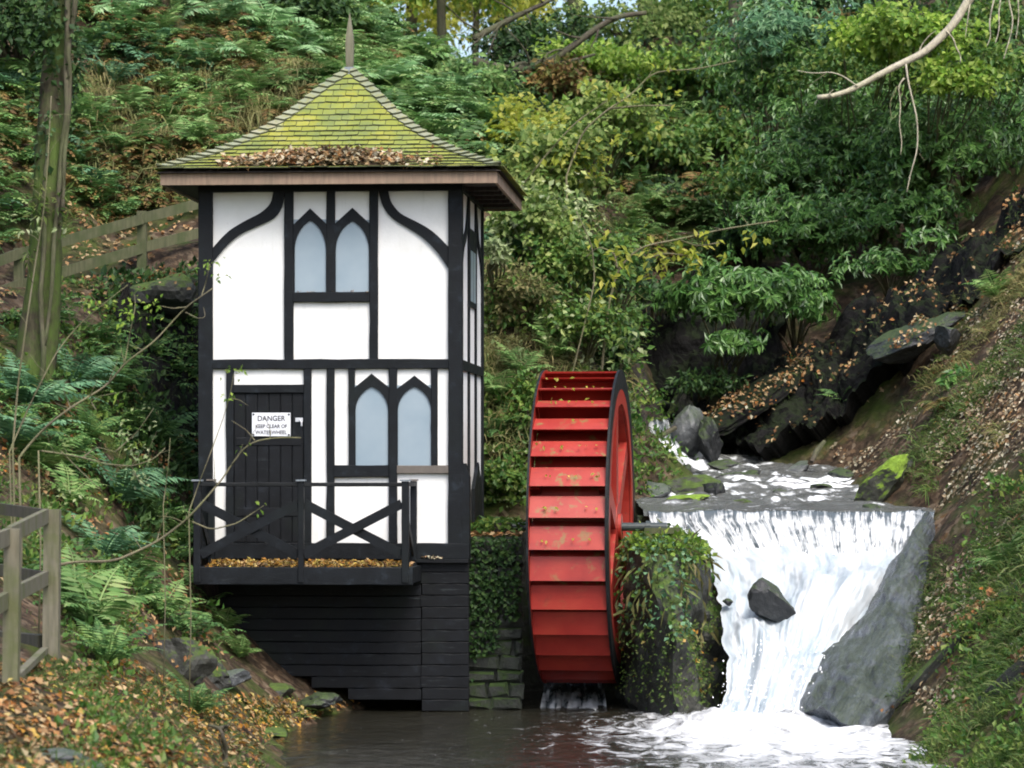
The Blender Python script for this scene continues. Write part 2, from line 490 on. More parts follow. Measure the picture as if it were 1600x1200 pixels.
# ------------------------------------------------------------------ mesh helpers
class MB:
    """collects vertices and faces, then becomes ONE mesh object"""

    def __init__(s):
        s.v, s.f, s.m = [], [], []

    def add(s, V, Fs, mi=0):
        o = len(s.v)
        s.v.extend([tuple(map(float, p)) for p in V])
        for f in Fs:
            s.f.append(tuple(int(i) + o for i in f))
            s.m.append(mi)
        return s

    def box(s, x0, x1, y0, y1, z0, z1, mi=0):
        V = [(x0, y0, z0), (x1, y0, z0), (x1, y1, z0), (x0, y1, z0), (x0, y0, z1), (x1, y0, z1), (x1, y1, z1), (x0, y1, z1)]
        return s.add(V, [(0, 3, 2, 1), (4, 5, 6, 7), (0, 1, 5, 4), (1, 2, 6, 5), (2, 3, 7, 6), (3, 0, 4, 7)], mi)

    def board(s, x0, x1, y0, y1, z0, z1, jit=.004, seg=None, mi=0):
        """a box cut along its long side (x or z) with slightly uneven edges"""
        lx, lz = x1 - x0, z1 - z0
        alongx = lx >= lz
        L = max(lx, lz)
        n = seg or max(1, int(L / .22))
        V, Fs = [], []
        for i in range(n + 1):
            t = i / n
            j = lambda: random.uniform(-jit, jit)
            b = .006
            if alongx:
                x = x0 + lx * t
                pts = [(x, y0 + b, z0 + j()), (x, y0, z0 + b + j()), (x, y0, z1 - b + j()), (x, y0 + b, z1 + j()), (x, y1, z1), (x, y1, z0)]
            else:
                z = z0 + lz * t
                pts = [(x0 + j(), y0 + b, z), (x0 + b + j(), y0, z), (x1 - b + j(), y0, z), (x1 + j(), y0 + b, z), (x1, y1, z), (x0, y1, z)]
            V += pts
        for i in range(n):
            a = i * 6
            for k in range(6):
                q = (a + k, a + (k + 1) % 6, a + 6 + (k + 1) % 6, a + 6 + k)
                Fs.append(q[::-1] if alongx else q)
        Fs.append(tuple(range(6)))
        Fs.append(tuple(reversed(range(n * 6, n * 6 + 6))))
        return s.add(V, Fs, mi)

    def beam(s, p, q, w, h, mi=0, up=(0, 0, 1)):
        """rectangular bar from p to q, width w (sideways) and height h (along up)"""
        p, q = Vector(p), Vector(q)
        d = (q - p).normalized()
        u = Vector(up)
        sd_ = d.cross(u)
        if sd_.length < 1e-5:
            sd_ = d.cross(Vector((0, 1, 0)))
        sd_.normalize()
        uu = sd_.cross(d).normalized()
        V = []
        for c in (p, q):
            for a, b in ((-1, -1), (1, -1), (1, 1), (-1, 1)):
                V.append(c + sd_ * (a * w / 2) + uu * (b * h / 2))
        return s.add(V, [(0, 1, 2, 3), (7, 6, 5, 4), (0, 4, 5, 1), (1, 5, 6, 2), (2, 6, 7, 3), (3, 7, 4, 0)], mi)

    def strip(s, A, B, y0, y1, mi=0):
        """solid between two polylines of (x, z), extruded from y0 to y1"""
        n = len(A)
        V = []
        for (a, b) in zip(A, B):
            V += [(a[0], y0, a[1]), (b[0], y0, b[1]), (b[0], y1, b[1]), (a[0], y1, a[1])]
        Fs = []
        for i in range(n - 1):
            k = i * 4
            for e in range(4):
                Fs.append((k + e, k + (e + 1) % 4, k + 4 + (e + 1) % 4, k + 4 + e))
        Fs.append((3, 2, 1, 0))
        k = (n - 1) * 4
        Fs.append((k, k + 1, k + 2, k + 3))
        return s.add(V, Fs, mi)

    def tube(s, pts, rad, n=7, mi=0, wob=0.0):
        pts = [Vector(p) for p in pts]
        m = len(pts)
        if not hasattr(rad, '__len__'):
            rad = [rad] * m
        V, Fs = [], []
        ref = Vector((0.31, 0.2, 0.93)) if abs((pts[-1] - pts[0]).normalized().z) < .8 else Vector((1, .1, 0))
        for i in range(m):
            d = (pts[min(m - 1, i + 1)] - pts[max(0, i - 1)])
            if d.length < 1e-7:
                d = Vector((0, 0, 1))
            d.normalize()
            a = d.cross(ref).normalized()
            b = d.cross(a)
            for k in range(n):
                t = 2 * math.pi * k / n
                r = rad[i] * (1 + random.uniform(-wob, wob))
                V.append(pts[i] + a * (math.cos(t) * r) + b * (math.sin(t) * r))
        for i in range(m - 1):
            for k in range(n):
                Fs.append((i * n + k, i * n + (k + 1) % n, (i + 1) * n + (k + 1) % n, (i + 1) * n + k))
        Fs.append(tuple(reversed(range(n))))
        Fs.append(tuple(range((m - 1) * n, m * n)))
        return s.add(V, Fs, mi)

    def build(s, name, mats, parent=None, smooth=False, fixn=True):
        me = bpy.data.meshes.new(name)
        me.from_pydata(s.v, [], s.f)
        if not isinstance(mats, (list, tuple)):
            mats = [mats]
        for mt in mats:
            me.materials.append(mt)
        if len(mats) > 1:
            me.polygons.foreach_set('material_index', s.m)
        if fixn:
            bm = bmesh.new()
            bm.from_mesh(me)
            bmesh.ops.recalc_face_normals(bm, faces=bm.faces)
            bm.to_mesh(me)
            bm.free()
        if smooth:
            me.polygons.foreach_set('use_smooth', [True] * len(me.polygons))
        me.update()
        return link(name, me, parent)


def link(name, me, parent=None):
    o = bpy.data.objects.new(name, me)
    col.objects.link(o)
    if parent is not None:
        o.parent = parent
    return o


def np_mesh(name, V, Fs, mat, parent=None, smooth=False):
    me = bpy.data.meshes.new(name)
    me.from_pydata(np.asarray(V, float).tolist(), [], [tuple(f) for f in np.asarray(Fs).tolist()])
    for mt in (mat if isinstance(mat, (list, tuple)) else [mat]):
        me.materials.append(mt)
    if smooth:
        me.polygons.foreach_set('use_smooth', [True] * len(me.polygons))
    me.update()
    return link(name, me, parent)


def tag(o, label=None, cat=None, group=None, kind=None):
    if label:
        o['label'] = label
    if cat:
        o['category'] = cat
    if group:
        o['group'] = group
    if kind:
        o['kind'] = kind
    return o


def empty(name, loc, label, cat, group=None, rz=0.0):
    o = bpy.data.objects.new(name, None)
    col.objects.link(o)
    o.empty_display_size = .2
    o.location = tuple(map(float, loc))
    o.rotation_euler = (0, 0, rz)
    return tag(o, label, cat, group)


def norm(a):
    return a / np.maximum(1e-9, np.linalg.norm(a, axis=-1, keepdims=True))


def leaf_faces(pos, d, up, L, W, fold=.12, droop=.1, wide=.45):
    """n folded leaf blades, each an island of its own (two triangles)"""
    pos, d, up = np.asarray(pos), norm(np.asarray(d)), np.asarray(up)
    side = norm(np.cross(d, up))
    up = norm(np.cross(side, d))
    n = len(pos)
    L = np.broadcast_to(np.asarray(L, float), (n,))[:, None]
    W = np.broadcast_to(np.asarray(W, float), (n,))[:, None]
    mid = pos + d * L * wide
    l = mid + side * W * .5 + up * L * fold
    r = mid - side * W * .5 + up * L * fold
    t = pos + d * L - up * L * droop
    V = np.stack([pos, l, t, r], 1).reshape(-1, 3)
    k = np.arange(n)[:, None] * 4
    Fs = np.concatenate([k + np.array([[0, 2, 1]]), k + np.array([[0, 3, 2]])], 0)
    return V, Fs


def join(parts):
    Vs, Fs, o = [], [], 0
    for V, f in parts:
        Vs.append(V)
        Fs.append(np.asarray(f) + o)
        o += len(V)
    return np.concatenate(Vs), np.concatenate(Fs)


def randdir(n):
    return norm(rng.normal(size=(n, 3)))


def blade_faces(pos, d, up, L, W, droop):
    """n curved grass blades of three tapering lengths each"""
    pos, d = np.asarray(pos), norm(np.asarray(d))
    side = norm(np.cross(d, np.asarray(up)))
    n = len(pos)
    L = np.broadcast_to(np.asarray(L, float), (n,))[:, None]
    W = np.broadcast_to(np.asarray(W, float), (n,))[:, None]
    g = np.array((0, 0, -1.0))
    rows = []
    for t, w in ((0, .8), (.4, 1), (.75, .65)):
        c = pos + d * L * t + g * L * droop * t * t
        rows += [c - side * W * w * .5, c + side * W * w * .5]
    rows.append(pos + d * L + g * L * droop)
    V = np.stack(rows, 1).reshape(-1, 3)
    k = np.arange(n)[:, None] * 7
    Fs = np.concatenate([k + np.array([t]) for t in ((0, 1, 3), (0, 3, 2), (2, 3, 5), (2, 5, 4), (4, 5, 6))], 0)
    return V, Fs

# ------------------------------------------------------------------ terrain of the glen
_ctl = []


def cp(u, v, Y, dz=0.0):
    p = P(u, v, Y)
    _ctl.append((p[0], p[1], p[2] + dz))


# bed of the lower pool
_ctl += [(P(1392, 930, 37.6) + np.array((.2, .2, -.75))).tolist(), (P(1345, 1010, 36.7) + np.array((.2, .2, -.75))).tolist(), (P(1318, 1080, 35.7) + np.array((.2, .2, -.6))).tolist()]
for x_, y_ in ((-1.2, 30), (0, 28), (1.5, 30), (3.2, 30), (-1.8, 33), (0, 33), (2, 33), (3.5, 33), (-.5, 35.5), (.5, 35.5), (1, 37.5), (1, 40.0), (3, 35.5), (3.8, 34.8), (.4, 39), (1.5, 39), (1.0, 24.5), (2.8, 26), (-1.4, 36.2)):
    _ctl.append((x_, y_, -.7))
# near left bank
for a in ((0, 1210, 18.5), (150, 1230, 20), (50, 1078, 22.3), (85, 1018, 26.5), (0, 1000, 27), (200, 1120, 25), (300, 1190, 26), (250, 1065, 29.5), (330, 1110, 30),
          (340, 1075, 33), (420, 1108, 34.6), (480, 1100, 36.4), (345, 1010, 36), (300, 890, 37.5), (200, 900, 34), (110, 850, 32), (60, 780, 33.5), (-60, 700, 33.5),
          (100, 705, 36), (200, 745, 37.2), (265, 800, 38), (225, 640, 39.5), (285, 620, 41.2), (300, 780, 40), (60, 560, 37.5), (0, 470, 39), (120, 470, 40), (220, 432, 42), (320, 410, 43),
          (-100, 500, 37), (60, 432, 43.5), (10, 475, 41.2), (-60, 495, 40.6), (180, 400, 44), (300, 380, 44.5), (200, 300, 46), (60, 280, 45), (-120, 250, 44), (330, 250, 47), (200, 150, 49.5), (60, 100, 49), (400, 100, 51), (200, 0, 54), (60, -60, 53), (400, -40, 56),
          (200, -250, 60), (420, -180, 62), (-250, -100, 52)):
    cp(*a)
# behind the tower and the wheel
for a in ((450, 500, 43), (600, 500, 43.2), (450, 250, 47.5), (560, 180, 50), (650, 160, 52), (640, 150, 57), (700, 160, 60), (600, 120, 58), (760, 150, 62), (740, 190, 50), (780, 310, 46), (780, 420, 44), (790, 600, 42.4), (790, 760, 41.2),
          (700, 700, 42), (760, 180, 57), (900, 560, 43.5), (870, 700, 41.6), (960, 640, 42.6), (860, 430, 46), (960, 430, 47), (900, 300, 51), (850, 170, 57), (960, 200, 58), (900, 60, 66), (1000, 90, 68), (760, 130, 68), (680, 180, 70)):
    cp(*a)
# stream bed above the weir, the rock face behind it
for a in ((1020, 800, 40.2), (1150, 800, 40.2), (1300, 800, 40.2), (1430, 800, 40.2), (1040, 762, 42.2), (1150, 760, 42.5), (1300, 762, 42.5), (1080, 735, 44.5), (1200, 735, 45), (1290, 738, 45), (1030, 715, 45.5), (1030, 672, 47.4), (1010, 700, 45.6)):
    cp(*a, dz=-.32)
for a in ((1010, 560, 49), (1060, 600, 49.6), (1120, 690, 47.6), (1120, 480, 51), (1200, 705, 46.2), (1200, 600, 48), (1010, 440, 52), (1080, 380, 55), (1000, 300, 58)):
    cp(*a)
# right bank
for a in ((1462, 815, 39.6), (1440, 870, 38.6),  (1455, 870, 38.1), (1432, 950, 37.0), (1412, 1020, 36.0), (1480, 880, 37.6), (1500, 790, 39.6), (1410, 1090, 34.9), (1480, 1148, 32.6), (1440, 1185, 31), (1540, 1145, 30.6), (1600, 1200, 28.6), (1620, 1050, 31),
          (1600, 960, 33), (1500, 1000, 34.6), (1600, 850, 35.6), (1700, 1000, 31), (1600, 700, 38.4), (1700, 700, 36), (1520, 680, 40.6), (1400, 735, 42), (1440, 650, 43), (1330, 715, 44.5), (1310, 660, 46.4), (1600, 520, 42), (1500, 560, 43.6), (1600, 420, 44.6),
          (1700, 400, 42), (1600, 350, 46.5), (1500, 430, 47.2), (1400, 500, 48.2), (1300, 570, 48.6), (1260, 640, 47.8), (1600, 250, 51), (1500, 330, 51.5), (1400, 330, 53), (1250, 420, 52.5), (1250, 250, 57), (1400, 150, 58), (1550, 100, 57),
          (1200, 100, 65), (1350, 20, 66), (1600, -60, 62), (1800, 200, 47), (1900, 600, 35), (1100, 60, 70), (1000, 120, 80), (1300, 40, 80), (640, 165, 64), (720, 170, 64), (560, 110, 64), (800, 160, 75), (700, 180, 82)):
    cp(*a)
_ctl += [(-8, 8, 1.3), (0, 5, 1.25), (8, 8, 1.6), (0, 14, 1.1), (-4, 14, 1.2), (5, 15, .9), (2, 19, .3), (-20, 10, 6), (20, 10, 6), (-20, 35, 10), (20, 35, 11), (-24, 60, 16), (24, 60, 17), (-3, 95, 12.5), (-30, 100, 22), (30, 100, 24), (12, 90, 17),
         (0, -20, 1.3), (-20, -20, 5), (20, -20, 5), (-60, 30, 24), (60, 30, 24), (-50, 90, 32), (50, 90, 32), (0, 140, 14), (-9, 20, 2.2), (-9, 27, 3.0), (9, 24, 2.2), (9, 30, 4.2)]
_C = np.array(_ctl)
_A = np.linalg.norm(_C[:, None, :2] - _C[None, :, :2], axis=2)
_n = len(_C)
_B = np.zeros((_n + 3, _n + 3))
_B[:_n, :_n] = _A - np.eye(_n) * .12
_B[:_n, _n] = 1
_B[:_n, _n + 1:] = _C[:, :2]
_B[_n:, :_n] = _B[:_n, _n:].T
_W = np.linalg.solve(_B, np.concatenate([_C[:, 2], np.zeros(3)]))


def H_full(x, y, detail=True):
    x, y = np.asarray(x, float), np.asarray(y, float)
    sh = x.shape
    q = np.stack([x.ravel(), y.ravel()], 1)
    z = np.empty(len(q))
    for i in range(0, len(q), 20000):
        c = q[i:i + 20000]
        z[i:i + 20000] = np.linalg.norm(c[:, None, :] - _C[None, :, :2], axis=2) @ _W[:_n] + _W[_n] + c @ _W[_n + 1:]
    if detail:
        p3 = np.stack([q[:, 0], q[:, 1], np.zeros(len(q))], 1)
        far = np.clip((q[:, 1] - 20) / 25, .25, 1.3)
        z += far * (.22 * fbm(p3 * .55, 4, 3) + .10 * fbm(p3 * 2.1, 3, 9))
    # the wheel pit, the channel below the weir and the space under the tower are cut out
    pit = (q[:, 0] > -.62) & (q[:, 0] < 1.75) & (q[:, 1] > 34.0) & (q[:, 1] < 40.35)
    z = np.where(pit, np.minimum(z, -.45), z)
    tow = (q[:, 0] > -3.9) & (q[:, 0] < -.45) & (q[:, 1] > 36.75) & (q[:, 1] < 40.4)
    z = np.where(tow, np.minimum(z, np.clip((-1.9 - q[:, 0]) * .9, -.4, 1.2)), z)
    fall = (q[:, 0] > 1.7) & (q[:, 0] < 5.2) & (q[:, 1] > 34) & (q[:, 1] < 39.75)
    lim = np.interp(q[:, 1], [34.8, 36, 37.3, 38.2, 39, 39.7], [-.6, -.1, .55, 1.0, 1.35, 1.7]) - .25
    xr = np.interp(q[:, 1], [35, 36, 37.3, 38.2, 39.5], [3.45, 3.75, 4.5, 4.95, 5.35])
    z = np.where(fall & (q[:, 0] < xr), np.minimum(z, lim), z)
    return z.reshape(sh)


_tx, _ty, _ts = -16.0, 15.0, .1
_TZ = H_full(*np.meshgrid(np.arange(_tx, 16.01, _ts), np.arange(_ty, 100.01, _ts)))


def H(x, y):
    """ground height, read from a fine table near the glen and computed beyond it"""
    x, y = np.asarray(x, float), np.asarray(y, float)
    x, y = np.broadcast_arrays(x, y)
    fx = np.clip((x - _tx) / _ts, 0, _TZ.shape[1] - 1.001)
    fy = np.clip((y - _ty) / _ts, 0, _TZ.shape[0] - 1.001)
    i, j = fx.astype(int), fy.astype(int)
    a, b_ = fx - i, fy - j
    return (_TZ[j, i] * (1 - a) + _TZ[j, i + 1] * a) * (1 - b_) + (_TZ[j + 1, i] * (1 - a) + _TZ[j + 1, i + 1] * a) * b_


def hit(u, v, y0=18.0, y1=95.0):
    """where the view ray through photo pixel (u, v) meets the ground"""
    Y = np.arange(y0, y1, .08)
    x = (u - U0) * Y / F
    z = CAMZ + (HZ - v) * Y / F
    d = z - H(x, Y)
    k = np.argmax(d < 0) if (d < 0).any() else len(Y) - 1
    return np.array((x[k], Y[k], float(H(x[k], Y[k]))))


def hits(u, v, y0=18.0, y1=95.0, step=.15):
    u, v = np.asarray(u, float), np.asarray(v, float)
    Y = np.arange(y0, y1, step)
    x = (u[:, None] - U0) * Y / F
    z = CAMZ + (HZ - v)[:, None] * Y / F
    d = z - H(x, np.broadcast_to(Y, x.shape))
    k = np.where((d < 0).any(1), np.argmax(d < 0, 1), -1)
    ok = k >= 0
    i = np.arange(len(u))
    k2 = np.clip(k, 0, None)
    p = np.stack([x[i, k2], Y[k2], H(x[i, k2], Y[k2])], 1)
    return p[ok]


def ground_normal(p):
    e = .25
    gx = (H(p[:, 0] + e, p[:, 1]) - H(p[:, 0] - e, p[:, 1])) / (2 * e)
    gy = (H(p[:, 0], p[:, 1] + e) - H(p[:, 0], p[:, 1] - e)) / (2 * e)
    return norm(np.stack([-gx, -gy, np.ones(len(p))], 1))


gx = np.concatenate([np.linspace(-70, -12, 24)[:-1], np.arange(-12, 12.01, .16), np.linspace(12, 70, 24)[1:]])
gy = np.concatenate([np.linspace(-30, 17, 24)[:-1], np.arange(17, 70.01, .17), np.linspace(70, 150, 20)[1:]])
GX, GY = np.meshgrid(gx, gy)
GZ = H_full(GX, GY)
nx, ny = len(gx), len(gy)
idx = (np.arange(ny - 1)[:, None] * nx + np.arange(nx - 1)[None, :]).ravel()
ground = np_mesh("ground", np.stack([GX.ravel(), GY.ravel(), GZ.ravel()], 1), np.stack([idx, idx + 1, idx + nx + 1, idx + nx], 1), M['ground'], smooth=True)
tag(ground, kind="structure")


# ------------------------------------------------------------------ water
def m_pool():
    m, nt, out = new_mat('pool_water')
    v = world_vec(nt)
    mp = N(nt, "ShaderNodeMapping")
    mp.inputs['Scale'].default_value = (1.0, .8, 1)
    nt.links.new(v, mp.inputs['Vector'])
    rip = noise_tex(nt, mp.outputs[0], 3.2, 5, .6, .6)
    rip2 = noise_tex(nt, mp.outputs[0], 12, 4, .6, .3)
    # broken froth drifting away from the foot of the fall
    mf = N(nt, "ShaderNodeMapping")
    mf.inputs['Location'].default_value = (-3.05 / 2.0, -33.6 / 4.2, 0)
    mf.inputs['Scale'].default_value = (1 / 2.0, 1 / 4.2, 0)
    nt.links.new(v, mf.inputs['Vector'])
    ln = nt.nodes.new("ShaderNodeVectorMath")
    ln.operation = 'LENGTH'
    nt.links.new(mf.outputs[0], ln.inputs[0])
    ms = N(nt, "ShaderNodeMapping")
    ms.inputs['Scale'].default_value = (1.6, .75, 1)
    nt.links.new(v, ms.inputs['Vector'])
    fn = noise_tex(nt, ms.outputs[0], 2.6, 7, .66, .9)
    near = maprange(nt, ln.outputs['Value'], .35, 1.6, .95, .08)
    a = math_n(nt, 'ADD', near, math_n(nt, 'MULTIPLY', math_n(nt, 'SUBTRACT', fn, .5), 2.2))
    foam = maprange(nt, a, .40, 1.0, 0, 1)
    fleck = noise_tex(nt, mp.outputs[0], 19, 3, .6)
    foam = math_n(nt, 'MAXIMUM', foam, maprange(nt, math_n(nt, 'ADD', fleck, math_n(nt, 'MULTIPLY', near, .12)), .735, .77, 0, .8))
    c = mixc(nt, foam, mixc(nt, rip, (.010, .010, .007), (.036, .034, .024)), (.80, .82, .83))
    h = math_n(nt, 'ADD', rip, math_n(nt, 'MULTIPLY', rip2, .35))
    nb = bump(nt, h, .55, .10)
    principled(nt, out, c, maprange(nt, foam, 0, 1, .10, .7), .5, nb)
    return m


def m_white(name, curtain):
    """tumbling water: white where it is torn up, dark and clear between the strands"""
    m, nt, out = new_mat(name)
    uv = nt.nodes.new("ShaderNodeTexCoord").outputs['UV']
    mp = N(nt, "ShaderNodeMapping")
    mp.inputs['Scale'].default_value = (22, .9, 1)
    nt.links.new(uv, mp.inputs['Vector'])
    st = noise_tex(nt, mp.outputs[0], 2.2, 3 if curtain else 2, .55, .25)
    mq = N(nt, "ShaderNodeMapping")
    mq.inputs['Scale'].default_value = (9, 4.5, 1) if curtain else (13, 2.4, 1)
    nt.links.new(uv, mq.inputs['Vector'])
    lump = noise_tex(nt, mq.outputs[0], 1.6, 6 if curtain else 4, .58, .5)
    sx = nt.nodes.new("ShaderNodeSeparateXYZ")
    nt.links.new(uv, sx.inputs[0])
    if curtain:
        f = math_n(nt, 'ADD', st, math_n(nt, 'MULTIPLY', math_n(nt, 'SUBTRACT', lump, .5), .6))
        foam = maprange(nt, math_n(nt, 'ADD', f, math_n(nt, 'ADD', maprange(nt, sx.outputs['Y'], .25, 1.0, -.02, .13), maprange(nt, sx.outputs['Y'], .18, .42, -.12, 0.0))), .40, .62, .05, 1.0)
    else:
        f = math_n(nt, 'ADD', math_n(nt, 'MULTIPLY', st, .15), math_n(nt, 'MULTIPLY', lump, .85))
        foam = maprange(nt, f, .30, .66, .15, 1.0)
    c = mixc(nt, foam, (.075, .10, .115) if curtain else (.30, .41, .48), (.78, .815, .83))
    nb = bump(nt, math_n(nt, 'ADD', st, lump) if curtain else math_n(nt, 'ADD', math_n(nt, 'MULTIPLY', st, .25), lump), .30 if curtain else .12, .05)
    p = principled(nt, None, c, maprange(nt, foam, 0, 1, .12, .65), .5, nb)
    t = nt.nodes.new("ShaderNodeBsdfTranslucent")
    nt.links.new(c, t.inputs['Color'])
    mx = N(nt, "ShaderNodeMixShader")
    mx.inputs[0].default_value = .25
    nt.links.new(p.outputs[0], mx.inputs[1])
    nt.links.new(t.outputs[0], mx.inputs[2])
    nt.links.new(mx.outputs[0], out.inputs['Surface'])
    return m


def m_stream():
    m, nt, out = new_mat('stream_water')
    v = world_vec(nt)
    mp = N(nt, "ShaderNodeMapping")
    mp.inputs['Scale'].default_value = (1.0, 1.25, 1)
    nt.links.new(v, mp.inputs['Vector'])
    f1 = noise_tex(nt, mp.outputs[0], 2.4, 7, .68, .7)
    geo = nt.nodes.new("ShaderNodeNewGeometry")
    sx = nt.nodes.new("ShaderNodeSeparateXYZ")
    nt.links.new(geo.outputs['Normal'], sx.inputs[0])
    st = math_n(nt, 'ADD', f1, maprange(nt, sx.outputs['Z'], .70, .97, .26, -.07))
    foam = maprange(nt, st, .54, .70, 0, 1)
    c = mixc(nt, foam, mixc(nt, f1, (.06, .065, .06), (.16, .165, .155)), (.80, .84, .86))
    h = noise_tex(nt, mp.outputs[0], 7, 5, .65, .5)
    principled(nt, out, c, maprange(nt, foam, 0, 1, .12, .65), .5, bump(nt, h, .7, .08))
    return m


M['pool'] = m_pool()
M['curtain'] = m_white('falling_curtain_water', True)
M['white'] = m_white('white_water', False)
M['stream'] = m_stream()
M['droplet'] = m_flat('water_droplets', (.84, .86, .87), .5, .4)

# lower pool: one sheet with real ripples, rougher towards the fall
wx, wy = np.arange(-4.6, 6.4, .055), np.concatenate([np.arange(17, 27, .2), np.arange(27, 40.4, .06)])
WX, WY = np.meshgrid(wx, wy)
p3 = np.stack([WX, WY, np.zeros_like(WX)], -1)
dist = np.sqrt(((WX - 2.75) / 1.7) ** 2 + ((WY - 35.2) / 2.6) ** 2)
rough = np.clip(1.5 - dist, 0.08, 1.3)
WZ = .035 * rough * fbm(p3 * np.array([1.5, 1.1, 1]), 3, 31) + .075 * np.clip(1.25 - dist, 0, 1.2) * fbm(p3 * 3.1, 4, 33) + .012 * fbm(p3 * np.array([2.2, 1.4, 1]), 3, 35)
WZ += .16 * np.exp(-((WX - 2.7) / .9) ** 2 - ((WY - 35.25) / .55) ** 2)
nx, ny = len(wx), len(wy)
idx = (np.arange(ny - 1)[:, None] * nx + np.arange(nx - 1)[None, :]).ravel()
WZ -= .09
pool = np_mesh("water", np.stack([WX.ravel(), WY.ravel(), WZ.ravel()], 1), np.stack([idx, idx + 1, idx + nx + 1, idx + nx], 1), M['pool'], smooth=True)
tag(pool, kind="structure")


def sheet(name, left, right, ns, nt_, mat, disp, uvscale=1.0, curve=.0):
    """a sheet of falling water between two bank lines, roughened along the flow"""
    L, Rr = np.array(left, float), np.array(right, float)

    def along(A):
        d = np.concatenate([[0], np.cumsum(np.linalg.norm(np.diff(A, axis=0), axis=1))])
        t = np.linspace(0, d[-1], nt_)
        return np.stack([np.interp(t, d, A[:, k]) for k in range(3)], 1)
    L, Rr = along(L), along(Rr)
    s = np.linspace(0, 1, ns)[None, :, None]
    G = L[:, None] * (1 - s) + Rr[:, None] * s
    S, T = np.meshgrid(np.linspace(0, 1, ns), np.linspace(0, 1, nt_))
    G = G + disp(S, T, G)
    V = G.reshape(-1, 3)
    idx = (np.arange(nt_ - 1)[:, None] * ns + np.arange(ns - 1)[None, :]).ravel()
    Fs = np.stack([idx, idx + 1, idx + ns + 1, idx + ns], 1)
    o = np_mesh(name, V, Fs, mat, smooth=True)
    me = o.data
    uvl = me.uv_layers.new(name="flow")
    vi = np.empty(len(me.loops), int)
    me.loops.foreach_get('vertex_index', vi)
    uvs = np.stack([S.ravel() * uvscale, T.ravel()], 1)[vi]
    uvl.data.foreach_set('uv', uvs.ravel())
    return o


def q(*a):
    return [P(*t) for t in a]


def disp_curtain(S, T, G):
    p = np.stack([S * 60, T * 1.4, np.zeros_like(S)], -1)
    n = fbm(p, 3, 51) * .035 * np.clip(T * 3, .1, 1)
    lip = .02 * fbm(np.stack([S * 14, T * 0, T * 0], -1), 3, 55)
    return np.stack([n * .3, -np.abs(n) - .16 * np.sqrt(T) , lip * (1 - T)], -1)


def disp_fall(S, T, G):
    e = fbm(G * np.array([2.0, 1.1, 1.1]) + 3, 4, 67)
    bil = 1 - np.abs(fbm(G * np.array([2.8, 2.2, 2.2]), 4, 61))
    edge = np.clip(np.minimum(S, 1 - S) * 9, .15, 1)
    bulge = .20 * np.sin(np.pi * S) * np.sin(np.pi * np.clip(T * 1.15, 0, 1))
    step = .13 * np.sin(T * 11 + 2.6 * np.sin(S * 6 + 1) + 2 * e) * np.clip(T * 4, 0, 1) * (1 - T * .4)
    fl = fbm(np.stack([S * 11, T * 2.6, S * 0], -1), 4, 66)
    a = (.07 * e + .05 * bil + .065 * fl) * edge + bulge + step * .8 * edge
    rag = .025 * fbm(np.stack([T * 22, S * 0 + np.round(S) * 7, S * 0], -1), 4, 64) * np.clip(1 - np.minimum(S, 1 - S) * 6, 0, 1)
    return np.stack([.04 * e + rag, -a * .75, a * .6], -1)


wf = empty("waterfall", P(1230, 1120, 35.6), "white waterfall tumbling from the weir beside the stone pier into the pool", "waterfall")
wf['kind'] = 'structure'


def keep_world(o, parent):
    o.parent = parent
    o.matrix_parent_inverse = Matrix.Translation(-Vector(parent.location))
    return o


curtain = sheet("water_curtain", q((1010, 797.5, 40.0), (1013, 799, 39.62), (1016, 815, 39.5), (1050, 850, 39.3), (1075, 880, 39.2)), q((1462, 797.5, 40.0), (1458, 799, 39.62), (1456, 815, 39.5), (1448, 845, 39.3), (1440, 880, 39.2)), 360, 34, M['curtain'], disp_curtain, 1.35)
keep_world(curtain, wf)
cascade = sheet("white_cascade", q((1070, 858, 39.15), (1104, 885, 38.8), (1122, 930, 38.0), (1131, 985, 37.2), (1136, 1040, 36.5), (1130, 1095, 35.9), (1112, 1138, 35.2)),
                q((1440, 856, 39.15), (1428, 880, 38.8), (1398, 928, 38.0), (1352, 990, 37.2), (1316, 1045, 36.5), (1292, 1098, 35.9), (1282, 1140, 35.2)), 220, 170, M['white'], disp_fall, .8)
keep_world(cascade, wf)


# torn strands and droplets flying off the water
def strands(name, obj, n, L, W, off, jit, tmin=0.0):
    me = obj.data
    ns_, co = None, np.empty(len(me.vertices) * 3)
    me.vertices.foreach_get('co', co)
    co = co.reshape(-1, 3) 
    k = rng.integers(int(len(co) * tmin), len(co) - 1, n)
    p = co[k] + rng.normal(size=(n, 3)) * jit + np.array((0, -off, off * .8)) * rng.uniform(.2, 1, (n, 1))
    T_ = k / len(co)
    fl = np.stack([-.25 * (T_ - .2) * np.sign(co[k][:, 0] - 2.5), -.7 * np.ones(n), -.75 - .3 * rng.random(n)], 1) + rng.normal(size=(n, 3)) * .12
    V, Fs = leaf_faces(p, fl, rng.normal(size=(n, 3)) * .35 + np.array((0, -.8, .5)), L * rng.uniform(.4, 1.3, n), W * rng.uniform(.6, 1.4, n), .02, .05, .5)
    o = np_mesh(name, V, Fs, M['droplet'])
    o.parent = wf
    o.matrix_parent_inverse = Matrix.Translation(-Vector(wf.location))
    return tag(o, kind="stuff")


strands("spray", cascade, 420, .028, .02, .16, .06, .6)
strands("strands", curtain, 420, .16, .010, .03, .012, .3)


